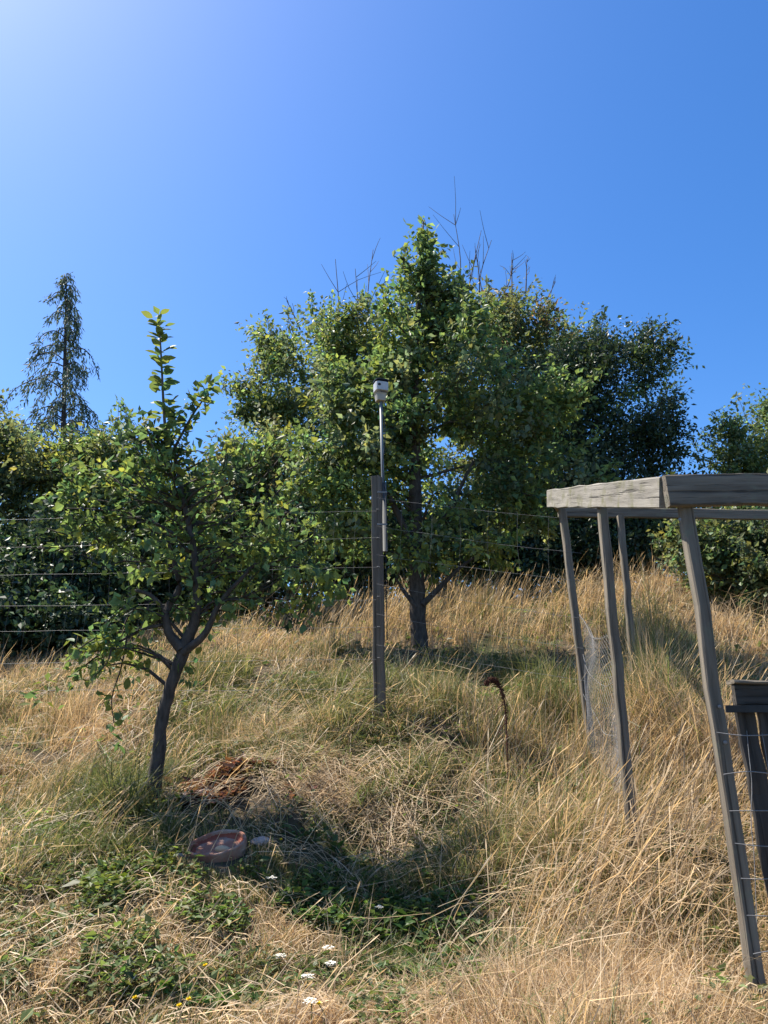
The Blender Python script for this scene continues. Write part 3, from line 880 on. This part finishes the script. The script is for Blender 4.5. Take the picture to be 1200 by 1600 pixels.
V, Fc = leaf_quads(Cn, np.array(Dn), norm(rng.normal(size=(n, 3))), .15 * np.exp(rng.normal(0, .2, n)), .036 * np.exp(rng.normal(0, .2, n)))
o = obj('foliage', mesh_np('foliage', V - np.array(con.location), [Fc], M_NEEDLE, np.repeat(jitter_col((.10, .14, .105), n, .25, .12), 4, 0)), con); o['kind'] = 'stuff'

# ------------------------------------------------------------------ grass
def blob(px, py, cx, cy, rx, ry):
    return np.exp(-(((px - cx) / rx) ** 2 + ((py - cy) / ry) ** 2))


def grass_fields(px, py):
    """blade length, greenness, flatness, density multiplier for a tuft seen at a photo pixel"""
    L = .105 + .045 / (1 + np.exp((py - 1390) / 30))
    L = L + .20 * blob(px, py, 1000, 1210, 190, 150) + .13 * blob(px, py, 880, 1380, 150, 90) + .07 * blob(px, py, 200, 1290, 110, 45) + .16 * blob(px, py, 592, 1130, 60, 28) - .14 * blob(px, py, 970, 1340, 110, 70) - .05 * blob(px, py, 240, 1260, 90, 50) - .12 * blob(px, py, 1170, 1450, 70, 110)
    L = L + .17 * blob(px, py, 720, 940, 260, 60) - .10 * blob(px, py, 600, 1340, 170, 90) + .14 * blob(px, py, 1080, 960, 140, 90) - .10 * blob(px, py, 345, 1350, 100, 50)
    g = .25 + .35 * blob(px, py, 120, 1330, 160, 80) + .35 * blob(px, py, 500, 1250, 130, 60) + .45 * blob(px, py, 450, 1100, 190, 45) + .12 * blob(px, py, 1050, 1150, 120, 90) + .25 * blob(px, py, 850, 1120, 60, 60) + .75 * blob(px, py, 600, 1330, 190, 120) + .95 * blob(px, py, 210, 1270, 130, 70) + .60 * blob(px, py, 750, 1060, 130, 60) + .35 * blob(px, py, 350, 1560, 90, 40) \
        + .34 * blob(px, py, 100, 1430, 170, 60) + .38 * blob(px, py, 430, 1110, 200, 60) + .22 * blob(px, py, 1060, 1080, 120, 70) + .35 * blob(px, py, 620, 1540, 90, 50) \
        + .4 * blob(px, py, 380, 1380, 120, 40) + .3 * blob(px, py, 870, 950, 60, 30) - .1 * blob(px, py, 700, 940, 200, 40) + .35 * blob(px, py, 60, 1300, 120, 80)
    flat = .42 + .33 / (1 + np.exp((1400 - py) / 25)) + .45 * blob(px, py, 540, 1180, 130, 55) - .15 * blob(px, py, 980, 1220, 200, 160)
    return L, g, np.clip(flat, .1, .95)


S_DRY = np.array([(.57, .425, .255), (.50, .375, .22), (.63, .50, .33), (.36, .27, .165), (.54, .39, .215)])
S_GRN = np.array([(.12, .155, .048), (.10, .135, .044), (.17, .185, .065), (.24, .23, .09)])


def grass_mesh(name, label, ntuft, blades, ylo, yhi, wscale, seed, marg=.8):
    r = np.random.default_rng(seed)
    # tufts, denser near the camera
    u = r.random(ntuft)
    Y = ylo * (yhi / ylo) ** (u ** .85)
    X = (r.random(ntuft) * 2 - 1) * (.56 * Y + marg)
    Z = gz(X, Y)
    px, py, dep = project(np.stack([X, Y, Z], -1))
    L, g, flat = grass_fields(px, py)
    gap = vnoise(X * 2.6, Y * 2.6, 11)
    keep = r.random(ntuft) < np.clip(-.25 + 2.1 * gap, 0.02, 1)
    ring = (X - POT[0]) ** 2 + ((Y - POT[1]) * .85 + .02) ** 2 < .185 ** 2
    keep &= ~ring
    X, Y, Z, px, py, L, g, flat = [q[keep] for q in (X, Y, Z, px, py, L, g, flat)]
    nt_ = len(X)
    cl = vnoise(X * 1.3 + 5, Y * 1.3, 21)
    tus = vnoise(X * 2.3, Y * 2.3, 31)
    L = L * (.45 + 1.25 * tus ** 2.0) * np.exp(r.normal(0, .34, nt_))
    flat = np.clip(flat + (vnoise(X * 1.5, Y * 1.5, 33) - .5) * .8, .05, 1)
    g = np.clip(g + (cl - .5) * .75 + (vnoise(X * 3.7, Y * 3.7, 23) - .5) * .3, 0, 1)
    # prevailing lean: to the right and a little downhill, swirled by noise
    ang = (vnoise(X * .9, Y * .9, 41) - .5) * 5.0 + (vnoise(X * 3, Y * 3, 42) - .5) * 5.0 - .1
    m = np.maximum(4, r.poisson(blades, nt_))
    idx = np.repeat(np.arange(nt_), m)
    nb = len(idx)
    rad = .035 + .05 * r.random(nb)
    a0 = r.random(nb) * 6.283
    rr = np.sqrt(r.random(nb)) * rad
    bx_ = X[idx] + np.cos(a0) * rr; by_ = Y[idx] + np.sin(a0) * rr
    bz = gz(bx_, by_) - .01
    Lb = L[idx] * np.exp(r.normal(0, .32, nb)); Lb = np.clip(Lb, .04, 1.0)
    f = flat[idx]
    th = ang[idx] + r.normal(0, .8, nb)
    th = np.where(r.random(nb) < .45, a0, th)
    dirv = np.stack([np.cos(th), np.sin(th)], -1)
    lean1 = np.clip(f * .75 + r.normal(0, .18, nb), 0, 1.35)
    lean2 = np.clip(lean1 + .25 + f * .9 + r.normal(0, .28, nb), 0, 1.75)
    p0 = np.stack([bx_, by_, bz], -1)
    s1 = np.stack([dirv[:, 0] * np.sin(lean1), dirv[:, 1] * np.sin(lean1), np.cos(lean1)], -1)
    s2 = np.stack([dirv[:, 0] * np.sin(lean2), dirv[:, 1] * np.sin(lean2), np.cos(lean2)], -1)
    slope = np.array([0, .27])
    brk = r.random(nb) < .22
    tb_ = r.random(nb) * 6.283; lb_ = 1.2 + r.random(nb) * .8
    s2 = np.where(brk[:, None], np.stack([np.cos(tb_) * np.sin(lb_), np.sin(tb_) * np.sin(lb_), np.cos(lb_)], -1), s2)
    s1[:, 2] += s1[:, 1] * .25; s2[:, 2] += s2[:, 1] * .25
    p1 = p0 + s1 * (Lb * .5)[:, None]
    p2 = p1 + s2 * (Lb * .5)[:, None]
    gmin = np.interp(r.random(nb), [0, 1], [.005, .05])
    p1[:, 2] = np.maximum(p1[:, 2], bz + gmin); p2[:, 2] = np.maximum(p2[:, 2], bz + (p2[:, 1] - by_) * .27 + gmin)
    wd = (.0022 + .0022 * r.random(nb)) * wscale * (1 + .5 * g[idx])
    sa = r.random(nb) * 3.1416
    sv = np.stack([np.cos(sa), np.sin(sa), r.normal(0, .3, nb)], -1)
    sv = norm(sv) * wd[:, None] * .5
    V = np.stack([p0 - sv, p0 + sv, p1 - sv * .85, p1 + sv * .85, p2], 1).reshape(-1, 3)
    i = np.arange(nb) * 5
    Ft = np.concatenate([np.stack([i, i + 1, i + 3], -1), np.stack([i, i + 3, i + 2], -1), np.stack([i + 2, i + 3, i + 4], -1)])
    isg = r.random(nb) < g[idx]
    tcol = r.integers(0, 5, nt_)[idx]
    ccol = np.where(isg[:, None], S_GRN[r.integers(0, 4, nb)], S_DRY[np.where(r.random(nb) < .5, tcol, r.integers(0, 5, nb))])
    ccol = ccol * np.exp(r.normal(0, .2, (nb, 1)))
    me = mesh_np(name, V, [Ft], M_GRASS, np.repeat(ccol, 5, 0))
    o = obj(name, me)
    tag(o, label, 'grass', kind='stuff')
    return len(Ft)


nt1 = grass_mesh('meadow_grass', 'short matted straw and green grass in the foreground', 9600, 34, 2.1, 4.6, .9, 101, .7)
nt2 = grass_mesh('meadow_grass', 'tall dry golden grass covering the middle of the slope', 9500, 30, 4.2, 8.2, 1.2, 102, .9)
nt3 = grass_mesh('meadow_grass', 'golden grass along the crest of the slope below the trees', 5200, 20, 7.8, 13.2, 1.8, 103, 1.2)

# tall seeding stalks
def stalks(name, label, n, specs, seed):
    r = np.random.default_rng(seed)
    V, Fq, cols, k0_ = [], [], [], 0
    for (cx, cy, rx, ry, Ylo, Yhi, cnt, Lm, lean, angm) in specs:
        for _ in range(cnt):
            px = cx + r.normal(0, rx); py_t = r.random()
            Y = Ylo + (Yhi - Ylo) * py_t
            x = at(px, 1100, Y)[0]
            z = float(gz(x, Y))
            Ls_ = Lm * math.exp(r.normal(0, .2))
            a = angm + r.normal(0, .6)
            l1 = max(0, lean + r.normal(0, .18)); l2 = l1 + abs(r.normal(.25, .2))
            d1 = np.array([math.cos(a) * math.sin(l1), math.sin(a) * math.sin(l1), math.cos(l1)])
            d2 = np.array([math.cos(a) * math.sin(l2), math.sin(a) * math.sin(l2), math.cos(l2)])
            p0 = np.array([x, Y, z - .02]); p1 = p0 + d1 * Ls_ * .55; p2 = p1 + d2 * Ls_ * .35; p3 = p2 + d2 * Ls_ * .16
            s = norm(np.array([math.cos(r.random() * 3.14), .3, 0]))
            w_ = .0024; hw = .0042 * r.uniform(.6, 1.3)
            h = (p2 + p3) / 2
            vv = [p0 - s * w_, p0 + s * w_, p1 - s * w_ * .8, p1 + s * w_ * .8, p2 - s * w_ * .6, p2 + s * w_ * .6, h - s * hw, h + s * hw, p3 - s * .001, p3 + s * .001]
            V += vv
            for q in range(4):
                Fq.append((k0_ + q * 2, k0_ + q * 2 + 1, k0_ + q * 2 + 3, k0_ + q * 2 + 2))
            k0_ += 10
            c = S_DRY[r.integers(0, 5)] * math.exp(r.normal(0, .2)) * (1.05 if r.random() < .7 else .8)
            cols += [c] * 10
    o = obj(name, mesh_np(name, np.array(V), [np.array(Fq)], M_GRASS, np.array(cols)))
    tag(o, label, 'grass', kind='stuff')


stalks('seeding_grass', 'tall leaning seed stalks between the slope and the timber frame', 0, [
    (960, 0, 130, 0, 3.4, 5.6, 800, .5, .55, .15), (1080, 0, 90, 0, 4.2, 8.5, 600, .42, .45, .0), (700, 0, 200, 0, 8.5, 11.5, 1500, .48, .3, 0),
    (540, 0, 130, 0, 4.6, 6.3, 250, .34, .85, .5), (140, 0, 120, 0, 4.2, 6.0, 250, .34, .6, .4), (400, 0, 300, 0, 6.0, 8.5, 500, .34, .5, .2),
    (620, 0, 400, 0, 2.6, 3.9, 350, .24, .8, .2)], 55)


# loose straw lying over the slope in every direction
pc_xy = at(342, 1326, 4.4)[:2]


def straws(name, label, specs, seed):
    r = np.random.default_rng(seed)
    V, Fq, cols, k = [], [], [], 0
    for px0, py0, rx, ry, Ylo, Yhi, n, Lm, angm, angs, lift in specs:
        Y = Ylo + (Yhi - Ylo) * r.random(n)
        x = np.array([at(px0 + rx * r.normal(), 1100, y)[0] for y in Y])
        a = angm + r.normal(0, angs, n)
        Ls_ = Lm * np.exp(r.normal(0, .3, n))
        ts = np.array([-.5, -.2, .15, .5])
        cv = r.normal(0, .35, n)
        hh = r.random(n) * lift
        pd = (x - pc_xy[0]) ** 2 + ((Y - pc_xy[1]) * .7 + .06) ** 2
        x = np.where(pd < .24 ** 2, x + 3.5, x)
        wv = .0009 + .0011 * r.random(n)
        tilt = r.normal(0, .10, n)
        base_c = S_DRY[r.integers(0, 5, n)] * np.exp(r.normal(.05, .22, (n, 1)))
        for q, t in enumerate(ts):
            aa = a + cv * t
            X_ = x + np.cos(aa) * Ls_ * t; Y_ = Y + np.sin(aa) * Ls_ * t
            Z_ = gz(X_, Y_) + .03 + hh + tilt * t * Ls_ * 2 - .04 * (abs(t) > .4)
            sx, sy = -np.sin(aa) * wv, np.cos(aa) * wv
            V.append(np.stack([np.stack([X_ - sx, Y_ - sy, Z_], -1), np.stack([X_ + sx, Y_ + sy, Z_ + wv], -1)], 1))
        m = n
        B = np.stack(V[-4:], 1).reshape(m, 8, 3)
        del V[-4:]
        V.append(B.reshape(-1, 3))
        i = np.arange(m) * 8 + k
        for q in range(3):
            Fq.append(np.stack([i + 2 * q, i + 2 * q + 1, i + 2 * q + 3, i + 2 * q + 2], -1))
        cols.append(np.repeat(base_c, 8, 0)); k += m * 8
    o = obj(name, mesh_np(name, np.concatenate(V), [np.concatenate(Fq)], M_GRASS, np.concatenate(cols)))
    tag(o, label, 'straw', kind='stuff')


straws('loose_straw', 'pale loose straw lying over the slope and foreground', [
    (560, 0, 420, 0, 2.4, 4.2, 1700, .18, .3, 1.0, .05), (500, 0, 420, 0, 4.2, 8.0, 4000, .28, .3, 1.0, .10),
    (980, 0, 130, 0, 3.3, 5.0, 500, .40, .5, .8, .2), (250, 0, 160, 0, 3.0, 4.2, 350, .22, -.3, .8, .05)], 61)
straws('straw_heap', 'flattened heap of fallen straw spilling downhill in front of the brown post', [
    (545, 0, 60, 0, 5.05, 5.6, 600, .34, .4, .9, .07), (480, 0, 60, 0, 5.0, 5.4, 250, .28, .2, .9, .06), (620, 0, 30, 0, 4.9, 5.3, 200, .36, -.9, .6, .12)], 62)

# low broad leaves: clover and weeds carpeting the green patches
def carpet(name, label, specs, seed):
    r = np.random.default_rng(seed)
    C, Dd, cols, Ls_ = [], [], [], []
    for cx, rx, Ylo, Yhi, n, L, base in specs:
        Y = Ylo + (Yhi - Ylo) * r.random(n)
        X = np.array([at(cx + rx * r.normal(), 1200, y)[0] for y in Y])
        k = (vnoise(X * 4, Y * 4, 77) > .38) & ((X - pc_xy[0]) ** 2 + ((Y - pc_xy[1]) * .8 + .03) ** 2 > .2 ** 2)
        X, Y = X[k], Y[k]; n = len(X)
        Z = gz(X, Y) + .02 + .11 * r.random(n) * vnoise(X * 6, Y * 6, 78)
        C.append(np.stack([X, Y, Z], -1)); a = r.random(n) * 6.283
        Dd.append(np.stack([np.cos(a), np.sin(a), r.normal(.25, .35, n)], -1))
        cols.append(np.asarray(base) * np.exp(r.normal(0, .3, (n, 1))) * np.array([1, 1, 1]) * (1 + r.normal(0, .12, (n, 3)) * np.array([1, .4, 1])))
        Ls_.append(L * np.exp(r.normal(0, .35, n)))
    C = np.concatenate(C); Dd = np.concatenate(Dd); cols = np.clip(np.concatenate(cols), .005, .8); Ls_ = np.concatenate(Ls_)
    nn_ = norm(r.normal(0, .45, (len(C), 3)) + np.array([0, 0, 1]))
    V, Fc = leaf_quads(C, Dd, nn_, Ls_, Ls_ * .6)
    o = obj(name, mesh_np(name, V, [Fc], M_LEAF, np.repeat(cols, 4, 0)))
    tag(o, label, 'ground cover', kind='stuff')


carpet('ground_cover', 'low green weeds carpeting the shaded hollow and green patches', [
    (590, 85, 3.5, 4.7, 6500, .038, (.07, .12, .035)), (430, 60, 3.7, 4.2, 2200, .034, (.10, .15, .04)), (180, 90, 3.7, 4.9, 2500, .034, (.12, .16, .04)),
    (1060, 70, 5.0, 8.0, 3500, .045, (.13, .17, .06)), (760, 70, 6.2, 8.5, 2500, .045, (.10, .15, .05)), (600, 300, 2.4, 3.8, 6500, .028, (.12, .16, .05)), (420, 250, 4.6, 7.5, 4500, .038, (.12, .15, .05)), (900, 130, 4.0, 6.5, 3500, .038, (.13, .16, .055)), (150, 140, 3.1, 4.4, 5000, .030, (.12, .16, .05)), (1100, 90, 4.5, 8.5, 3500, .045, (.15, .17, .065)), (520, 260, 6.5, 10.5, 3500, .05, (.13, .15, .055)),
    (60, 60, 4.4, 5.4, 1200, .036, (.15, .20, .06)), (870, 50, 3.5, 4.2, 700, .03, (.11, .15, .04)), (330, 45, 2.85, 3.15, 900, .04, (.09, .17, .04))], 71)
carpet('russet_ground_cover', 'patch of rust-red withered leaves right of the leaning trunk', [
    (340, 42, 4.9, 5.35, 3800, .042, (.13, .060, .040)), (385, 22, 4.75, 5.1, 700, .036, (.17, .10, .055))], 72)


# ------------------------------------------------------------------ small things
def lathe(name, prof, mat, parent, n=40, wob=0.0):
    th = np.arange(n) * 2 * math.pi / n
    V = []
    ph = rng.random(4) * 6
    for r_, z in prof:
        k = 1 + wob * (np.sin(2 * th + ph[0]) + .6 * np.sin(3 * th + ph[1]) + .4 * np.sin(7 * th + ph[2]))
        V.append(np.c_[np.cos(th) * r_ * k, np.sin(th) * r_ * k, z + wob * .15 * np.sin(5 * th + ph[3])])
    V = np.concatenate(V); m = len(prof)
    i = np.arange(m - 1)[:, None] * n; j = np.arange(n)[None, :]
    q = np.stack([i + j, i + (j + 1) % n, i + n + (j + 1) % n, i + n + j], -1).reshape(-1, 4)
    caps = [np.arange(n)[None, :] + (m - 1) * n]
    return obj(name, mesh_np(name, V, [q] + caps, mat, None, False), parent)


pc = on_ground(342, 1326, 4.4)
pot = thing('clay_pot', pc, 'round terracotta pot sunk into the grass at the foot of the leaning tree', 'pot')
pot.location.z -= .016
pot.rotation_euler = (math.radians(17), math.radians(-7), 0)
lathe('rim', [(.125, -.05), (.139, -.05), (.149, .035), (.151, .055), (.148, .061), (.140, .061), (.136, .056), (.133, .03)], M_TERRA, pot, 44, .012)
lathe('bowl', [(.1355, .05), (.132, .036), (.124, .030), (.09, .026), (.002, .024)], M_TERRADARK, pot, 40, .004)


def rock(name, label, p, sx, sy, sz, mat, seed, cat='stone'):
    import bmesh
    bm = bmesh.new(); bmesh.ops.create_icosphere(bm, subdivisions=3, radius=1)
    r = np.random.default_rng(seed); ks = r.normal(0, 1.6, (6, 3)); ps = r.random(6) * 6
    for v in bm.verts:
        c = np.array(v.co)
        d = 1 + .07 * sum(math.sin(ks[i] @ c * 1.6 + ps[i]) for i in range(6)) / 1.5
        v.co = Vector((c[0] * sx * d, c[1] * sy * d, c[2] * sz * d))
    me = bpy.data.meshes.new(name); bm.to_mesh(me); bm.free(); me.materials.append(mat)
    o = obj(name, me, None, Vector(p)); o.rotation_euler = (.2, -.1, r.random() * 3)
    for pl in me.polygons: pl.use_smooth = True
    return tag(o, label, cat)


rock('stone', 'small tan stone lying inside the terracotta pot', pc + np.array([.035, -.05, .008]), .045, .028, .02, M_STONE, 1)
rock('stone', 'flat pinkish stone lying just behind the right side of the terracotta pot', pc + np.array([.20, .10, .03]), .06, .045, .02, M_ROCK, 2)
rock('stone', 'flat pinkish stone lying in the grass left of the terracotta pot', pc + np.array([-.20, -.07, -.02]), .035, .03, .018, M_ROCK, 3)

# hooked dock seed stalk
Yd = 5.2
dk = on_ground(792, 1190, Yd)
dock = thing('seed_stalk', dk, 'dark rust-brown dock seed stalk bent over like a hook', 'plant')
P = spline([dk, at(791, 1130, Yd), at(787, 1092, Yd), at(778, 1068, Yd), at(768, 1062, Yd), at(758, 1070, Yd)], 40)
tb = Tubes(); tb.add(P, np.linspace(.0055, .003, 40), 6, False); tb.build('stem', M_DOCK, dock)
n = 900
k = np.clip(rng.beta(2.6, 1.2, n), .12, .999) * 39; i = k.astype(int)
Cd = P[np.minimum(i, 39)] + rng.normal(0, .0075, (n, 3))
V, Fc = leaf_quads(Cd, rng.normal(size=(n, 3)), rng.normal(size=(n, 3)), np.full(n, .012), np.full(n, .009), .3)
o = obj('seed_cluster', mesh_np('seed_cluster', V - dk, [Fc], M_DOCK), dock); o['kind'] = 'stuff'
for a, b in (((786, 1100), (772, 1120)), ((790, 1130), (776, 1150))):
    tb = Tubes(); tb.add(spline([at(*a, Yd), at((a[0] + b[0]) / 2, (a[1] + b[1]) / 2 - 3, Yd), at(*b, Yd)], 8), np.linspace(.004, .002, 8), 5, False); tb.build('side_shoot', M_DOCK, dock)


def ground_hit(px, py):
    """walk the view ray through a photo pixel until it meets the terrain"""
    Ys = np.arange(2.2, 12, .02)
    P_ = np.array([at(px, py, y) for y in Ys])
    below = P_[:, 2] < gz(P_[:, 0], P_[:, 1])
    j = int(np.argmax(below)) if below.any() else len(Ys) - 1
    return P_[j]


def flower(px, py, kind, label, group):
    p = ground_hit(px, py + 34); p[2] = float(gz(p[0], p[1]))
    hgt = .09 if kind == 'yellow' else .10
    root = thing('yellow_flower' if kind == 'yellow' else 'white_flower', p, label, 'flower', group)
    top = p + np.array([rng.normal(0, .012), rng.normal(0, .01), hgt])
    tb = Tubes(); tb.add(spline([p - np.array([0, 0, .02]), (p + top) / 2 + rng.normal(0, .006, 3), top], 8), np.linspace(.0022, .0015, 8), 5, False)
    tb.build('stem', M_STEM, root)
    if kind == 'yellow':
        m = 26; a = np.arange(m) * 2.4; el = np.linspace(.1, 1.2, m)
        D_ = np.stack([np.cos(a) * np.cos(el), np.sin(a) * np.cos(el), np.sin(el)], -1)
        V, Fc = leaf_quads(np.repeat(top[None], m, 0), D_, np.tile([0, 0, 1.0], (m, 1)) + .01, np.full(m, .0125), np.full(m, .006), .1)
        mat = M_YELLOW
    else:
        m = 60; rr = np.sqrt(rng.random(m)) * .022; a = rng.random(m) * 6.283
        c = top + np.stack([np.cos(a) * rr, np.sin(a) * rr, -.25 * rr + rng.normal(0, .002, m)], -1)
        a2 = rng.random(m) * 6.283
        V, Fc = leaf_quads(c, np.stack([np.cos(a2), np.sin(a2), .2 + 0 * a2], -1), np.tile([0.01, 0, 1.0], (m, 1)), np.full(m, .009), np.full(m, .008), .1)
        mat = M_PETAL
    obj('flower_head', mesh_np('flower_head', V - p, [Fc], mat), root)['kind'] = 'stuff'


M_STEM = ramp_mat('green_stem', (.08, .12, .03), (.14, .18, .05), 40, (1, 1, 1), .7, .1)
for px, py, lb in ((185, 1577, 'small yellow flower furthest left in the foreground grass'), (271, 1588, 'left one of the pair of yellow flowers at the bottom edge'),
                   (297, 1578, 'right one of the pair of yellow flowers at the bottom edge'), (312, 1522, 'yellow flower above the pair at the bottom edge'),
                   (437, 1309, 'small yellow flower just right of the terracotta pot'), (500, 1592, 'yellow flower at the bottom edge beside a white one')):
    flower(px, py, 'yellow', lb, 'yellow flowers in the foreground grass')
for px, py, lb in ((601, 1421, 'white flower head at the edge of the shaded hollow'), (515, 1487, 'largest white flower head in the middle of the foreground'),
                   (484, 1585, 'white flower head at the bottom edge'), (429, 1504, 'white flower head left of the middle in the foreground'),
                   (513, 1515, 'small white flower head just below the largest one'), (477, 1536, 'white flower head halfway between the largest one and the bottom edge'),
                   (428, 1371, 'white flower head below the terracotta pot')):
    flower(px, py, 'white', lb, 'white flower heads in the foreground')


def weed(px, py, label, group, n, L, Wd, col, up=.7, Y=None):
    p = ground_hit(px, py); p[2] = float(gz(p[0], p[1]))
    root = thing('broadleaf_weed', p, label, 'plant', group)
    for k in range(n):
        a = k * 2.4 + rng.normal(0, .3); e = up + rng.normal(0, .25)
        d = np.array([math.cos(a) * math.cos(e), math.sin(a) * math.cos(e), math.sin(e)])
        ln = L * math.exp(rng.normal(0, .2))
        s_ = norm(np.cross(d, [0, 0, 1.0])); nrm = np.cross(s_, d)
        ts = np.array([0, .25, .5, .78, 1.0]); ws = np.array([.06, .42, .5, .34, .02]) * Wd * ln / L
        mid = d[None] * (ts * ln)[:, None] - np.array([0, 0, 1.0])[None] * (ts ** 2 * ln * .35)[:, None] + np.array([0, 0, .01])
        Lf = mid + s_ * ws[:, None] + nrm * (ws * .25)[:, None]; Rt = mid - s_ * ws[:, None] + nrm * (ws * .25)[:, None]
        V = np.concatenate([mid, Lf, Rt]); i = np.arange(4)
        Fq = np.concatenate([np.stack([i, i + 1, i + 6, i + 5], -1), np.stack([i, i + 10, i + 11, i + 1], -1)])
        obj('leaf', mesh_np('leaf', V, [Fq], M_LEAF, np.repeat(jitter_col(col, 1, .2, .1), len(V), 0), True), root)


weed(1070, 1604, 'large-leaved green weed at the bottom right corner near the post', None, 7, .11, .034, (.10, .17, .055), .5)
weed(345, 1580, 'bright green leafy weed at the bottom edge beside the yellow flowers', None, 12, .12, .02, (.10, .19, .04), .9)
weed(640, 1215 + 20, 'pale-leaved weed at the upper edge of the shaded hollow', None, 8, .08, .02, (.14, .19, .07), .6)
weed(1015, 1105, 'pale green weed on the bank right of the back frame post', None, 9, .14, .045, (.18, .24, .10), .6)
weed(1150, 1250, 'yellow-green weed between the nearest post and the bank', None, 9, .12, .035, (.26, .27, .06), .6)
for px, py, lb in ((462, 1322, 'low weed in the shade nearest to the terracotta pot'), (520, 1400, 'low weed at the lower left end of the shaded hollow'),
                   (575, 1350, 'low weed in the middle of the shaded hollow'), (655, 1330, 'low weed in the shaded hollow under its upper right edge'),
                   (700, 1385, 'rightmost low weed of the shaded hollow'), (600, 1455, 'low weed below the shaded hollow beside a white flower')):
    weed(px, py, lb, 'weeds in the shaded hollow', 9, .075, .016, (.08, .14, .04), .7)
